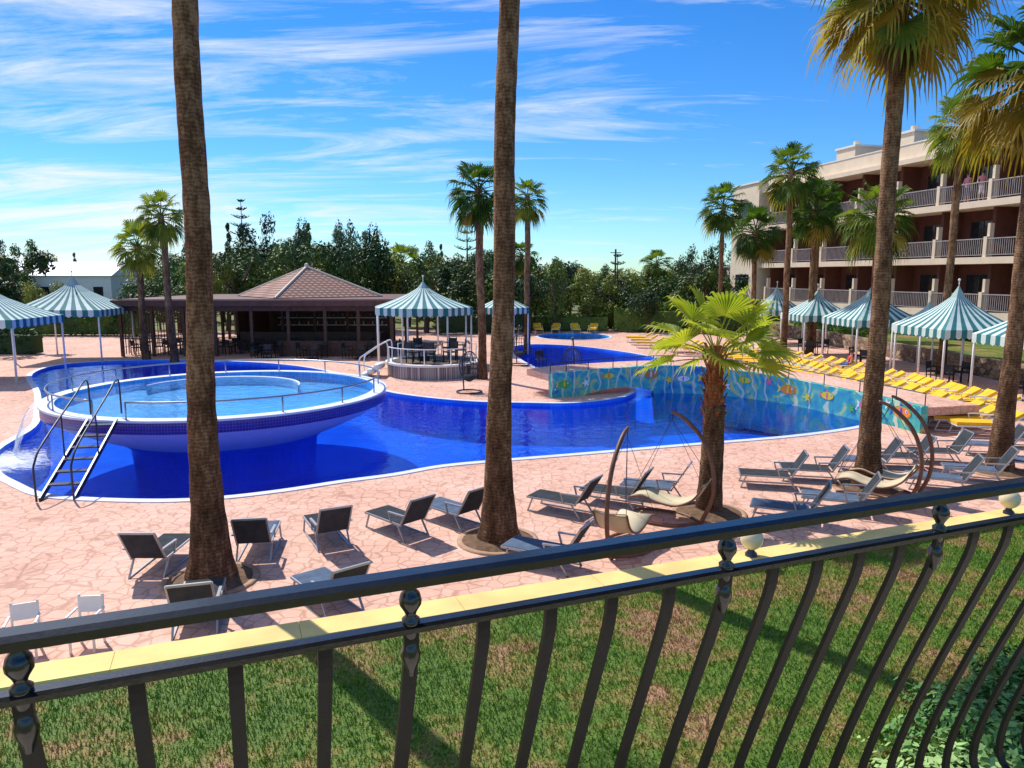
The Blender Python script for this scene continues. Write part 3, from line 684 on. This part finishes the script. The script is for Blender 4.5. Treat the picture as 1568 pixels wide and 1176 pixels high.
# ------------------------------------------------------------------ tents
def tent(x,y,n,hw,ze,za,strips=12,rot=0,val=.32):
    e=empty('striped_gazebo',(x,y,0)); e.rotation_euler[2]=rot; b=MB()
    ro=hw/math.cos(math.pi/n)
    ts=[0,.12,.3,.5,.75,1.0]
    def zz(t): return za-(za-ze)*(t**.62)
    for k in range(n):
        a0=2*math.pi*(k-.5)/n;a1=2*math.pi*(k+.5)/n
        c0=Vector((ro*math.cos(a0),ro*math.sin(a0),0));c1=Vector((ro*math.cos(a1),ro*math.sin(a1),0))
        for s_ in range(strips):
            mk='teal' if s_%2 else 'tentwhite'; f0=s_/strips;f1=(s_+1)/strips
            p0=c0.lerp(c1,f0);p1=c0.lerp(c1,f1); vs=[]
            for t in ts:
                for p in(p0,p1): vs.append((p.x*max(t,.01),p.y*max(t,.01),zz(t)))
            m_=len(ts); fs=[(2*i,2*i+1,2*i+3,2*i+2) for i in range(m_-1)]
            vs+=[(p0.x,p0.y,ze-val),(p1.x,p1.y,ze-val),((p0.x+p1.x)/2,(p0.y+p1.y)/2,ze-val-.07)]
            o=2*(m_-1); fs+=[(o,o+1,o+3,o+2),(o+2,o+3,o+4)]
            b.add(vs,fs,mk)
    b.obj('canopy',False,e)
    b=MB(); b.tube([(0,0,za-.1),(0,0,za+.25)],.02,'white',6); b.sphere((0,0,za+.27),.06,'white',8)
    for k in range(n):
        a=2*math.pi*(k-.5)/n; q=.96*ro; b.tube([(q*math.cos(a),q*math.sin(a),0),(q*math.cos(a),q*math.sin(a),ze)],.045,'white',8)
        a2=2*math.pi*(k+.5)/n; b.tube([(q*math.cos(a),q*math.sin(a),ze-.03),(q*math.cos(a2),q*math.sin(a2),ze-.03)],.03,'white',6)
    b.obj('frame',True,e)
tent(-23.4,33,4,2.2,2.75,4.3,16,.1); tent(-24.2,41,4,2.25,2.8,4.55,16,.1)
tent(-4.6,38.5,8,2.45,3.0,4.3,8,.2,.35); tent(-.5,44,8,1.5,2.75,3.7,6)
tent(18.0,50.5,4,1.35,2.3,3.9,12,.1); tent(17.9,43.5,4,1.5,2.35,3.8,12,.1); tent(18.6,38.4,4,1.7,2.4,4.1,14,.1); tent(19.1,31.8,4,1.7,2.4,4.15,14,.1); tent(19.6,26.9,4,1.7,2.4,4.1,14,.1)
tent(19.6,34.8,4,1.1,2.3,3.4,10,.1)
# ------------------------------------------------------------------ bar pavilion
bar=empty('pool_bar_building')
b=MB()
b.box((-14.6,48.2,3.05),(16.2,12.6,.34),'brownroof'); b.box((-14.6,48.2,3.24),(15.6,12.0,.05),'brownroof')
b.obj('flat_roof',parent=bar)
b=MB(); C=[(-17.9,48.6,3.3),(-13.7,42.9,3.3),(-8.3,47.4,3.3),(-12.5,53.2,3.3),(-13.2,48,5.15)]
b.add(C,[(0,1,4),(1,2,4),(2,3,4),(3,0,4)],'rooftile')
for i in range(4):
    b.tube([C[i],C[4]],.09,'cream',6)
    b.beam(Vector(C[i])-Vector((0,0,.06)),Vector(C[(i+1)%4])-Vector((0,0,.06)),.12,.14,'brownroof')
b.sphere((-13.2,48,5.25),.15,'cream',8); b.obj('hip_roof',parent=bar)
b=MB()
for x in(-22.4,-20.6,-18.8,-17,-14.9,-12.8,-10.7,-8.8,-6.9):
    for y in(42.3,48,53.8): b.box((x,y,1.45),(.16,.16,2.9),'wood')
b.obj('columns',parent=bar)
b=MB()
b.box((-13.6,52.8,1.45),(10.5,.15,2.9),'wood'); b.box((-17.3,49.5,1.45),(.15,6,2.9),'wood'); b.box((-12.5,45.8,.55),(8.6,.5,1.1),'wood'); b.box((-12.5,45.8,1.13),(8.9,.75,.06),'brownroof')
b.box((-12.5,51.5,1.2),(7.5,.4,.05),'white'); b.box((-12.5,51.5,1.7),(7.5,.4,.05),'white')
for i in range(46):
    b.tube([(-16.1+i*.16,51.5,1.23+(i%2)*.5),(-16.1+i*.16,51.5,1.45+(i%2)*.5)],.035,('globe','teal','red','glass')[i%4],6)
for i in range(40):
    b.beam((-22.3+i*.14,42.25,.1),(-22.3+i*.14,42.25,1.0),.03,.03,'wood')
b.box((-19.6,42.25,1.02),(5.6,.06,.06),'wood')
for i in range(28):
    b.beam((-22.45,42.4+i*.4,.1),(-22.45,42.4+i*.4,2.8),.04,.04,'wood'); 
for z in(.5,1,1.5,2,2.5): b.beam((-22.45,42.4,z),(-22.45,53.6,z),.03,.03,'wood')
b.box((-10.2,42.25,.45),(6.4,.08,.9),'wood'); b.box((-14.6,42.3,2.72),(15.6,.1,.25),'wood')
b.obj('counter_and_screens',parent=bar)
def chairmesh(k='wood',ks='mesh'):
    b=MB()
    for x in(-.2,.2):
        b.beam((x,-.2,0),(x,-.2,.45),.035,.035,k); b.beam((x,.2,0),(x,.25,.9),.035,.035,k)
    b.box((0,0,.45),(.44,.44,.05),ks); b.box((0,.235,.72),(.4,.03,.3),ks); 
    for x in(-.23,.23): b.box((x,0,.66),(.035,.42,.03),k); b.beam((x,-.2,.45),(x,-.2,.66),.03,.03,k)
    return b.mesh('chair')
def tablemesh():
    b=MB(); b.rev([(.01,.72),(.4,.72),(.42,.735),(.42,.75),(.01,.76)],(0,0,0),'wood',20); b.tube([(0,0,.03),(0,0,.73)],.035,'darkmetal',8); b.rev([(.28,0),(.28,.02),(.04,.06)],(0,0,0),'darkmetal',16)
    return b.mesh('table')
CH=chairmesh('blackm','mesh'); TBm=tablemesh()
for i in range(9):
    x=-21.5+i*1.75; y=44.0+R.uniform(-.3,.3) if i%2 else 43.4
    inst(TBm,'round_table',(x,y,0),0)
    for a in(0.3,2.2,4.1): inst(CH,'dining_chair',(x+.65*math.cos(a),y+.65*math.sin(a),0),a-math.pi/2)
for x,y in((-13.8,41.3),(-11.2,41.2),(-8.6,41.0)):
    inst(TBm,'round_table',(x,y,0),0)
    for a in(0.9,2.9,5.1): inst(CH,'dining_chair',(x+.65*math.cos(a),y+.65*math.sin(a),0),a-math.pi/2)
for x,y in((18.4,38.0),(18.9,31.6),(17.8,43.4),(19.4,26.8)):
    inst(TBm,'round_table',(x,y,0),0)
    for a in(0.3,2.2,4.1): inst(CH,'dining_chair',(x+.65*math.cos(a),y+.65*math.sin(a),0),a-math.pi/2)
e=empty('round_seating_platform',(-3.7,34.6,0)); b=MB()
b.rev([(2.15,0),(2.15,.56)],(0,0,0),'latt',48); b.rev([(2.15,.56),(2.25,.57),(2.25,.66),(1.95,.66),(1.95,.62),(.01,.62)],(0,0,0),'white',48)
b.disc((0,0,.64),1.95,'wood'); b.obj('platform',False,e)
b=MB()
for a0,a1 in((200,330),(20,150)):
    pp=[(2.1*math.cos(math.radians(a0+(a1-a0)*i/16)),2.1*math.sin(math.radians(a0+(a1-a0)*i/16)),1.35) for i in range(17)]
    b.tube(pp,.025,'white',6)
    for i in range(0,17,4): b.tube([(pp[i][0],pp[i][1],.65),pp[i]],.025,'white',6)
for i in range(3): b.box((-2.4-.3*i,-.9,.5-.2*i),(.32,1.2,.2),'white')
for yy in(-1.5,-.3): b.tube(catmull([(-3.2,yy,0),(-3.2,yy,.8),(-2.9,yy,1.1),(-2.1,yy,1.6),(-1.9,yy,1.5),(-1.9,yy,.65)],False,4),.03,'white',6)
b.obj('rails_and_steps',True,e)
for j,a in enumerate((-2.3,-1.6,-.8,.1,1.0,2.2)):
    inst(CH,'dining_chair',(-3.7+1.25*math.cos(a),34.6+1.25*math.sin(a),.645),a-math.pi/2,1.1)
inst(TBm,'round_table',(-3.7,34.6,.645),0)
for a in(2.5,3.6,4.6,.4): inst(CH,'dining_chair',(-3.7+3.1*math.cos(a)+2.3,34.2+2.6*math.sin(a)+1.5,0),a)
def egg(x,y,rz=0):
    e=empty('hanging_egg_chair',(x,y,0)); e.rotation_euler[2]=rz; b=MB()
    b.tube([(.5*math.cos(a),.5*math.sin(a),.04) for a in [i*math.pi/12 for i in range(24)]],.03,'darkmetal',6,closed=True)
    b.tube(catmull([(0,.5,.04),(0,.6,1.0),(0,.45,1.8),(0,.1,2.05),(0,-.05,1.95)],False,6),.03,'darkmetal',7); b.tube([(0,-.05,1.95),(0,-.05,1.65)],.01,'darkmetal',5)
    for k in range(10):
        a=math.pi*(.05+.9*k/9)
        b.tube([(.42*math.sin(t)*math.cos(a),-.05+.42*math.sin(t)*math.sin(a)*.9,1.05-.6*math.cos(t)) for t in [math.pi*i/10 for i in range(11)]],.014,'darkmetal',5)
    for k in range(1,9):
        t=math.pi*k/9; b.tube([(.42*math.sin(t)*math.cos(a),-.05+.42*math.sin(t)*math.sin(a)*.9,1.05-.6*math.cos(t)) for a in [math.pi*(.05+.9*q/10) for q in range(11)]],.012,'darkmetal',5)
    b.sphere((0,-.02,.62),.3,'mesh',12,(1,1,.35)); b.obj('frame_and_seat',True,e)
egg(.4,38.0,.3); egg(2.5,30.6,-.2); egg(-1.7,29.0,.5)
# ------------------------------------------------------------------ loungers
def lounger(kf,ks,cushion=False,backang=52):
    """feet toward +Y, head (backrest) at -Y"""
    b=MB(); wdt=.31; L=1.25; z=.33
    for x in(-wdt,wdt):
        b.beam((x,0,z),(x,L,z),.03,.04,kf)
        a=math.radians(backang); e_=(x,-.62*math.cos(a),z+.72*math.sin(a))
        b.beam((x,0.02,z),e_,.03,.035,kf)
        b.beam((x,L-.15,z),(x,L-.02,0),.03,.03,kf); b.beam((x,.12,z),(x,-.12,0),.03,.03,kf)
        b.beam((x*1.1,-.16,z+.24),(x*1.1,.38,z+.22),.045,.03,kf); b.beam((x*1.08,.36,z+.21),(x*1.08,.3,z),.03,.03,kf)
        b.beam((x,-.12,0.015),(x,L-.02,0.015),.03,.03,kf)
    b.box((0,L/2+.02,z+.02),(2*wdt-.03,L-.06,.02),ks)
    a=math.radians(backang); p0=Vector((0,.0,z+.02)); p1=Vector((0,-.60*math.cos(a),z+.70*math.sin(a)))
    b.beam(p0,p1,2*wdt-.03,.018,ks if ks!='meshblue' else 'mesh')
    b.beam(Vector((-wdt,p1.y-.01,p1.z+.015)),Vector((wdt,p1.y-.01,p1.z+.015)),.035,.035,kf)
    b.beam((-wdt,L,z),(wdt,L,z),.03,.035,kf)
    if cushion:
        b.box((0,L/2+.02,z+.07),(2*wdt-.02,L,.08),'yellow'); b.beam(p0+Vector((0,.02,.05)),p1+Vector((0,.03,.04)),2*wdt-.02,.08,'yellow')
    return b.mesh('sun_lounger')
LG=lounger('alu','mesh',backang=56); LGB=lounger('alu','meshblue',backang=56); LY=lounger('white','yellow',cushion=True,backang=30)
def lo(x,y,deg,me=LG): return inst(me,'sun_lounger',(x,y,0),math.radians(deg+R.uniform(-4,4)),.86)
for i,(x,y,dg) in enumerate([(-5.6,10.85,3),(-4.2,11.5,10),(-3.05,12.05,30),(-1.75,12.55,42),(-.8,13.1,50),(1.35,13.75,62),(2.45,14.3,66),(3.35,14.75,68),(6.1,15.7,74),(7.2,16.2,74),(8.8,17.0,76),(9.8,17.4,76),(11.0,17.9,78),(12.8,18.6,78),(14.4,19.4,80),(-4.1,9.0,12),(-2.3,9.5,38),(.9,11.1,66),(5.6,13.3,66),(6.8,13.9,70),(9.7,15.4,70),(10.9,16.1,70),(12.6,16.8,74)]):
    lo(x,y,dg,LGB if i%3==1 or i>16 else LG)
CHW=chairmesh('white','white')
for x,y,r_ in((-5.95,8.45,.4),(-5.3,8.65,.1)): inst(CHW,'plastic_chair',(x,y,0),r_,.7)
yl=[(13.4,44.3),(14.2,41.5),(14.8,39.0),(15.4,36.2),(15.8,33.6),(15.9,31.3),(16.1,29.2),(16.1,27.3),(16.4,25.5),(16.7,23.9)]
cl_=catmull(yl,False,3)
for i,(x,y) in enumerate(cl_):
    inst(LY,'sun_lounger',(x-.6+R.uniform(-.12,.12),y,0),math.radians(78+R.uniform(-9,9)))
    if y>28: inst(LY,'sun_lounger',(x-2.6+R.uniform(-.12,.12),y+.4,0),math.radians(82+R.uniform(-9,9)))
for i in range(9): inst(LY,'sun_lounger',(14.0+R.uniform(-.1,.1),21.8+i*.9-.9,0),math.radians(80+R.uniform(-9,9)))
for i in range(5): inst(LY,'sun_lounger',(.6+i*1.5,60.3-i*.1,0),math.radians(170+R.uniform(-15,15)))
for i in range(3): inst(LY,'sun_lounger',(9.2,47+i*2,0),math.radians(80))
def archlounger(x,y,rz,mir=1):
    e=empty('hanging_arch_lounger',(x,y,0)); e.rotation_euler[2]=rz; b=MB()
    pts=catmull([(0,0,.03),(-.2*mir,0,.55),(-.2*mir,0,1.1),(.0,0,1.62),(.36*mir,0,1.98),(.62*mir,0,2.1)],False,6)
    b.tube(pts,[.04]*(len(pts)-8)+[.04-.002*i for i in range(8)],'archwood',8)
    for a in(-1,1): b.tube(catmull([(0,.0,.05),(.4*mir,.35*a,.04),(.9*mir,.4*a,.04),(1.35*mir,.2*a,.05)],False,5),.03,'archwood',8)
    b.tube([(.6*mir,0,2.1),(.6*mir,0,1.95)],.01,'darkmetal',5)
    b.obj('arch',True,e); b=MB()
    prof=[(-.2,.80),(-.02,.52),(.3,.36),(.65,.38),(.95,.46),(1.2,.40)]
    pc=catmull(prof,False,4); vs=[]
    for (px,pz) in pc:
        for yy,dz in((-.28,.02),(0,-.02),(.28,.02),(.28,.055),(0,.02),(-.28,.055)): vs.append(((px+.1)*mir,yy,pz+dz))
    m_=len(pc); fs=[(i*6+j,i*6+(j+1)%6,(i+1)*6+(j+1)%6,(i+1)*6+j) for i in range(m_-1) for j in range(6)]+[(0,1,2,3,4,5),tuple((m_-1)*6+j for j in(5,4,3,2,1,0))]
    b.add(vs,fs,'cushion'); b.tube([((px+.1)*mir,-.29,pz+.03) for px,pz in pc],.02,'archwood',6); b.tube([((px+.1)*mir,.29,pz+.03) for px,pz in pc],.02,'archwood',6)
    b.obj('bed',True,e)
    b=MB()
    for px,pz,yy in((-.1,.82,-.28),(-.1,.82,.28),(1.3,.44,-.28),(1.3,.44,.28)): b.tube([(.6*mir,0,1.95),(px*mir,yy,pz)],.005,'darkmetal',4)
    b.obj('ropes',False,e)
archlounger(1.62,11.5,math.radians(60)); archlounger(3.5,13.2,math.radians(-30),-1); archlounger(7.9,14.3,math.radians(-35),-1); archlounger(8.45,14.9,math.radians(-40),-1)
# ------------------------------------------------------------------ stone wall & lawn
ws=[(20.6,60),(21.2,50),(21.3,44),(21.5,36),(21.7,30),(22.0,18.6)]
b=MB()
for (x0,y0),(x1,y1) in zip(ws,ws[1:]): b.beam((x0+.2,y0,.42),(x1+.2,y1,.42),.4,.86,'stone')
b.obj('stone_retaining_wall')
b=MB(); pts=[(x+.3,y,.7) for x,y in ws]+[(70,18,.7),(70,120,.7),(20,120,.7)]
b.add(pts,[tuple(range(len(pts)))],'grass'); b.add([(p[0],p[1],-.1) for p in pts]+pts,[(i,(i+1)%len(pts),len(pts)+(i+1)%len(pts),len(pts)+i) for i in range(len(pts))],'grass'); b.obj('raised_lawn')
hedge('hedge',22.4,58,22.9,46,1.3,.8)
# ------------------------------------------------------------------ hotel
O=Vector((21.9,66,0)); D=Vector((5,-23,0)).normalized(); Nn=Vector((-D.y,D.x,0)); 
if Nn.x<0: Nn=-Nn
hot=empty('hotel_building'); RZ=math.atan2(D.y,D.x)
def L2(s,d,z): return O+D*s+Nn*d+Vector((0,0,z))
def hb(b,s0,s1,d0,d1,z0,z1,k): b.box(L2((s0+s1)/2,(d0+d1)/2,(z0+z1)/2),(s1-s0,d1-d0,z1-z0),k,rz=RZ)
SL=48; FZ=[2.5,5.65,8.85]; bay=3.8
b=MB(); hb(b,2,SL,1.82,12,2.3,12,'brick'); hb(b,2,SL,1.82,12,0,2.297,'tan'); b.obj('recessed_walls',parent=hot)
b=MB()
for z in FZ: hb(b,0,SL,-.1,1.8,z-.38,z,'cream')
hb(b,0,SL,-.2,12.2,11.7,12.0,'cream'); hb(b,0,SL,.3,.55,12.003,13.0,'cream'); hb(b,0,SL,.26,.59,13.003,13.08,'white')
b.obj('slabs_and_parapet',parent=hot)
b=MB(); gl=MB(); fr=MB(); rl=MB(); lm=MB()
nb=int(SL/bay)
for i in range(nb+1):
    s=i*bay+1.0
    hb(b,s-.1,s+.1,.02,.35,0,2.12,'cream'); hb(b,s-.1,s+.1,.352,1.81,0,2.12,'tan')
    for z,zt in((2.5,5.27),(5.65,8.47),(8.85,11.7)): 
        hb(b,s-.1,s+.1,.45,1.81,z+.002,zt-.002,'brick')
        hb(b,s-.12,s+.12,-.04,.14,z+.002,z+1.15,'cream')
        hb(b,s-.09,s+.09,.15,.44,z+.002,z+1.9,'cream')
        if i<nb:
            hb(gl,s+.9,s+2.7,1.76,1.815,z+.05,z+2.15,'glass'); hb(fr,s+.82,s+2.78,1.74,1.80,z+2.15,z+2.21,'wood')
            for q in(.82,1.77,2.7): hb(fr,s+q,s+q+.05,1.735,1.795,z+.02,z+2.15,'wood')
            hb(lm,s+3.05,s+3.2,1.7,1.81,z+1.8,z+2.0,'globe')
            hb(rl,s+.12,s+bay-.12,-.02,.04,z+1.0,z+1.06,'rail2'); hb(rl,s+.12,s+bay-.12,-.02,.04,z+.1,z+.14,'rail2')
            n=26
            for j in range(n):
                q=s+.15+(bay-.3)*j/(n-1); hb(rl,q-.014,q+.014,0,.03,z+.14,z+1.0,'rail2')
    if i<nb: hb(gl,s+.7,s+3.0,1.76,1.815,.3,2.05,'glass')
b.obj('partition_fins',parent=hot); gl.obj('windows',parent=hot); fr.obj('window_frames',parent=hot); rl.obj('balcony_railings',parent=hot); lm.obj('wall_lamps',parent=hot)
b=MB(); hb(b,-4.5,0,-.4,11,0,12.6,'cream'); hb(b,-4.6,.1,-.5,11.1,12.603,12.75,'white'); hb(b,-9,-4.51,1.5,11,0,5.4,'cream'); hb(b,-9.1,-4.6,1.4,11.1,5.403,5.55,'white')
for s0 in(7,13,24,35): hb(b,s0,s0+2.2,2,5,12.01,14.2,'cream'); hb(b,s0-.1,s0+2.3,1.9,5.1,14.2,14.35,'white'); b.tube([L2(s0+1,3,14.3),L2(s0+1,3,14.8)],.25,'cream',10)
for z in(2.5,5.65,8.85):
    hb(b,-3.4,-1.2,-.46,-.39,z+.9,z+2.2,'glass')
b.obj('end_block_and_roof_boxes',parent=hot)
def house(x,y,wx,wy,h,k='white'):
    e=empty('white_house',(x,y,0)); b=MB(); b.box((0,0,h/2),(wx,wy,h),k)
    b.obj('walls',parent=e); b=MB(); b.add([(-wx/2-.3,-wy/2-.3,h),(wx/2+.3,-wy/2-.3,h),(wx/2+.3,wy/2+.3,h),(-wx/2-.3,wy/2+.3,h),(-wx/2-.3,0,h+1.6),(wx/2+.3,0,h+1.6)],[(0,1,5,4),(2,3,4,5),(1,2,5),(3,0,4)],'coping'); b.obj('roof',parent=e)
    b=MB()
    for i in range(3): b.box((-wx/3+i*wx/3,-wy/2-.01,h*.6),(wx*.12,.06,h*.25),'glass')
    b.obj('windows',parent=e)
house(-50,88,9,7,4.6); house(-66,110,12,8,5)
b=MB(); b.tube([(0,0,0),(0,0,7.6)],.1,'darkmetal',6); b.box((0,0,7.2),(1.2,.08,.08),'darkmetal'); b.obj('utility_pole',loc=(11.9,86,0))
# ------------------------------------------------------------------ low wall with globes
WD=Vector((14.3,5.46,0)).normalized(); Wn=Vector((-WD.y,WD.x,0)); W0=Vector((-5.26,7.04,0))
def wp(s,n,z): return W0+WD*s+Wn*n+Vector((0,0,z))
b=MB(); rw=math.atan2(WD.y,WD.x)
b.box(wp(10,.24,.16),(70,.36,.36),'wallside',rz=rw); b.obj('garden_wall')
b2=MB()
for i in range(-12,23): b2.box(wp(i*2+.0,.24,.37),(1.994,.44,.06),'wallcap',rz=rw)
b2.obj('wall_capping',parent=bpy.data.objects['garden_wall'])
for s in(9.6,15.2):
    e=empty('globe_lamp',wp(s,.24,.40)); b=MB(); b.rev([(.09,0),(.09,.04),(.05,.08),(.05,.12)],(0,0,0),'darkmetal',16); b.obj('base',True,e); b=MB(); b.sphere((0,0,.27),.17,'globe',24); b.obj('globe',True,e)
# ------------------------------------------------------------------ foreground grass
gr=empty('garden_grass')
def patch(seed):
    rnd=random.Random(seed); b=MB()
    for i in range(1900):
        x,y=rnd.uniform(-.52,.52),rnd.uniform(-.52,.52); h=rnd.uniform(.02,.06); a=rnd.uniform(0,6.28); w_=rnd.uniform(.004,.009); l=rnd.uniform(.0,.04); la=rnd.uniform(0,6.28)
        dx,dy=math.cos(a)*w_,math.sin(a)*w_; tx,ty=x+l*math.cos(la),y+l*math.sin(la)
        b.add([(x-dx,y-dy,0),(x+dx,y+dy,0),(tx,ty,h)],[(0,1,2)],'blades')
    return b.mesh('grass_patch')
PT=[patch(i) for i in range(3)]
for i in range(-9,18):
    for j in range(-9,1):
        p=wp(i*1.0,(j-.5)*1.0+.0,GZ+.003)
        if p.y>3.3 and abs(p.x)<p.y*.75+.8 and p.y<16: inst(PT[(i*3+j)%3],'grass_patch',p,rw+ (i*7+j*3)%4*math.pi/2,(1,1,1.0),gr)
rnd=random.Random(9)
def bush(x,y,r,h,n=2600):
    b=MB()
    for i in range(n):
        u=Vector((rnd.gauss(0,1),rnd.gauss(0,1),abs(rnd.gauss(0,1)))).normalized(); rr_=(rnd.random()**.25)*(1+.3*noise.noise(u*3))
        p=Vector((u.x*r*rr_,u.y*r*rr_,u.z*h*rr_)); s_=rnd.uniform(.03,.06)
        nn=(u+Vector((rnd.gauss(0,.5),rnd.gauss(0,.5),rnd.gauss(0,.5)+.6))).normalized(); a=nn.orthogonal().normalized(); q=nn.cross(a); th=rnd.uniform(0,6.28); a2=a*math.cos(th)+q*math.sin(th); q2=nn.cross(a2)
        b.add([p-a2*s_,p-a2*s_*.2-q2*s_*.5,p+a2*s_,p-a2*s_*.2+q2*s_*.5],[(0,1,2),(0,2,3)],'bush')
    b.obj('garden_bush',loc=(x,y,GZ-.1))
bush(4.6,6.2,1.0,.6,4200); bush(5.7,7.0,.95,.6,3000); bush(3.7,5.5,.8,.5,2000)
# ------------------------------------------------------------------ balcony
bal=empty('balcony_railing'); A0=Vector((-.77,1.05,0)); d0=Vector((.929,.370,0)).normalized(); n0=Vector((-d0.y,d0.x,0))
def bp_(s,n,z): return A0+d0*s+n0*n+Vector((0,0,z))
def rail(s0,s1,z,w_,h_,name):
    b=MB(); pr=[(-w_/2,-h_/2),(w_/2,-h_/2),(w_/2,h_*.2),(w_*.3,h_/2),(-w_*.3,h_/2),(-w_/2,h_*.2)]
    vs=[bp_(s0,a,z+c) for a,c in pr]+[bp_(s1,a,z+c) for a,c in pr]
    b.add(vs,[(j,(j+1)%6,6+(j+1)%6,6+j) for j in range(6)]+[(5,4,3,2,1,0),(6,7,8,9,10,11)],'black'); b.obj(name,parent=bal)
rail(-1.2,4.5,4.055,.056,.022,'top_rail'); rail(-1.2,4.5,3.960,.036,.014,'second_rail'); rail(-1.2,4.5,2.83,.036,.016,'bottom_rail')
prof=catmull([(0,3.955),(.012,3.88),(.085,3.68),(.175,3.44),(.25,3.22),(.295,3.04),(.28,2.93),(.14,2.87),(0,2.84)],False,4)
b=MB(); posts=[-.66,.016,.628,1.335,1.987,2.64,3.3]; bal_s=[-.5,-.35,-.2,-.09,.173,.323,.472,.77,.912,1.05,1.19]
s=1.335
for i in range(3):
    for j in range(1,5): bal_s.append(s+j*.1305)
    s+=.652
for s in bal_s+posts:
    w_=.014 if s in posts else .0125
    vs=[]
    for n_,z in prof:
        vs+=[bp_(s-w_,n_-.006,z),bp_(s+w_,n_-.006,z),bp_(s+w_,n_+.006,z),bp_(s-w_,n_+.006,z)]
    m_=len(prof); b.add(vs,[(i*4+j,i*4+(j+1)%4,(i+1)*4+(j+1)%4,(i+1)*4+j) for i in range(m_-1) for j in range(4)],'blackm')
b.obj('balusters',parent=bal)
b=MB()
for s in posts:
    c=bp_(s,0,0)
    b.rev([(.016,3.966),(.017,3.975),(.009,3.982),(.012,3.99),(.020,4.003),(.021,4.012),(.018,4.024),(.010,4.034),(.012,4.04),(.017,4.048)],c,'black',16)
    b.rev([(.006,3.86),(.010,3.875),(.017,3.89),(.019,3.905),(.014,3.922),(.009,3.932),(.015,3.942),(.017,3.955)],bp_(s,.006,0),'black',16)
b.obj('post_finials',True,bal)
b=MB(); b.box(bp_(1.5,-1.0,2.7),(7,2.0,.2),'cream',rz=math.atan2(d0.y,d0.x)); b.obj('balcony_floor')
# ------------------------------------------------------------------ people
def person(name,loc,rz,pose,top,legs,hairk='hair',sc=1):
    if pose=='stand':
        J=dict(pel=(0,0,.95),ch=(0,0,1.35),nk=(0,0,1.5),hd=(0,.01,1.66),sl=(-.19,0,1.42),el=(-.24,.05,1.14),hl=(-.2,.25,1.05),sr=(.19,0,1.42),er=(.24,.05,1.14),hr=(.2,.25,1.05),kl=(-.1,.02,.5),fl=(-.11,0,.07),tl=(-.11,.15,.03),kr=(.1,.02,.5),fr=(.11,0,.07),tr=(.11,.15,.03))
    else:
        J=dict(pel=(0,0,.5),ch=(0,-.12,.88),nk=(0,-.15,1.02),hd=(0,-.13,1.18),sl=(-.19,-.12,.95),el=(-.27,-.05,.7),hl=(-.2,.2,.6),sr=(.19,-.12,.95),er=(.27,-.05,.7),hr=(.2,.2,.6),kl=(-.1,.42,.62),fl=(-.1,.75,.47),tl=(-.1,.8,.6),kr=(.1,.42,.62),fr=(.1,.75,.47),tr=(.1,.8,.6))
    ks=list(J); rad=dict(pel=.15,ch=.16,nk=.06,hd=.1,sl=.065,el=.045,hl=.03,sr=.065,er=.045,hr=.03,kl=.065,fl=.045,tl=.035,kr=.065,fr=.045,tr=.035)
    E=[('pel','ch'),('ch','nk'),('nk','hd'),('ch','sl'),('sl','el'),('el','hl'),('ch','sr'),('sr','er'),('er','hr'),('pel','kl'),('kl','fl'),('fl','tl'),('pel','kr'),('kr','fr'),('fr','tr')]
    me=bpy.data.meshes.new(name); me.from_pydata([J[k] for k in ks],[(ks.index(a),ks.index(c)) for a,c in E],[])
    e=empty(name,loc); e.rotation_euler[2]=rz; e.scale=(sc,)*3
    o=bpy.data.objects.new('body',me); scene.collection.objects.link(o)
    sk=o.modifiers.new('s','SKIN'); 
    for i,k in enumerate(ks): me.skin_vertices[0].data[i].radius=(rad[k],rad[k]*.85)
    me.skin_vertices[0].data[0].use_root=True
    o.modifiers.new('ss','SUBSURF').levels=1
    dg=bpy.context.evaluated_depsgraph_get(); me2=bpy.data.meshes.new_from_object(o.evaluated_get(dg)); o.modifiers.clear(); o.data=me2; o.parent=e
    for k in('skin',top,legs): me2.materials.append(M[k])
    pz=Vector(J['pel']).z
    for p in me2.polygons:
        p.use_smooth=True; c=p.center
        if c.z>Vector(J['nk']).z-.02: p.material_index=0
        elif pose=='stand': p.material_index=1 if c.z>pz+.02 and abs(c.x)<.22 else (2 if .45<c.z<=pz+.02 else 0)
        else: p.material_index=1 if (c.y<.02 and abs(c.x)<.22 and c.z>.55) else (2 if c.y<.35 and c.z<.7 else 0)
    b=MB(); h=Vector(J['hd']); b.sphere((h.x,h.y-.025,h.z+.035),.115,hairk,12,(1,1,1.0)); b.obj('hair',True,e)
    b=MB(); b.sphere((h.x,h.y+.10,h.z-.01),.018,'skin',6); b.sphere((h.x-.035,h.y+.09,h.z+.02),.012,'glass',6); b.sphere((h.x+.035,h.y+.09,h.z+.02),.012,'glass',6); b.box((h.x,h.y+.09,h.z-.05),(.045,.01,.01),'red'); b.obj('face',True,e)
p=L2(21.6,.55,8.85); person('person_on_balcony',p,math.radians(110),'stand','pink','bluecloth')
p=L2(22.6,.6,8.85); person('person_on_balcony',p,math.radians(150),'stand','pink','white')
person('sunbather',(15.3,33.4,.0),math.radians(80),'sit','red','bluecloth')
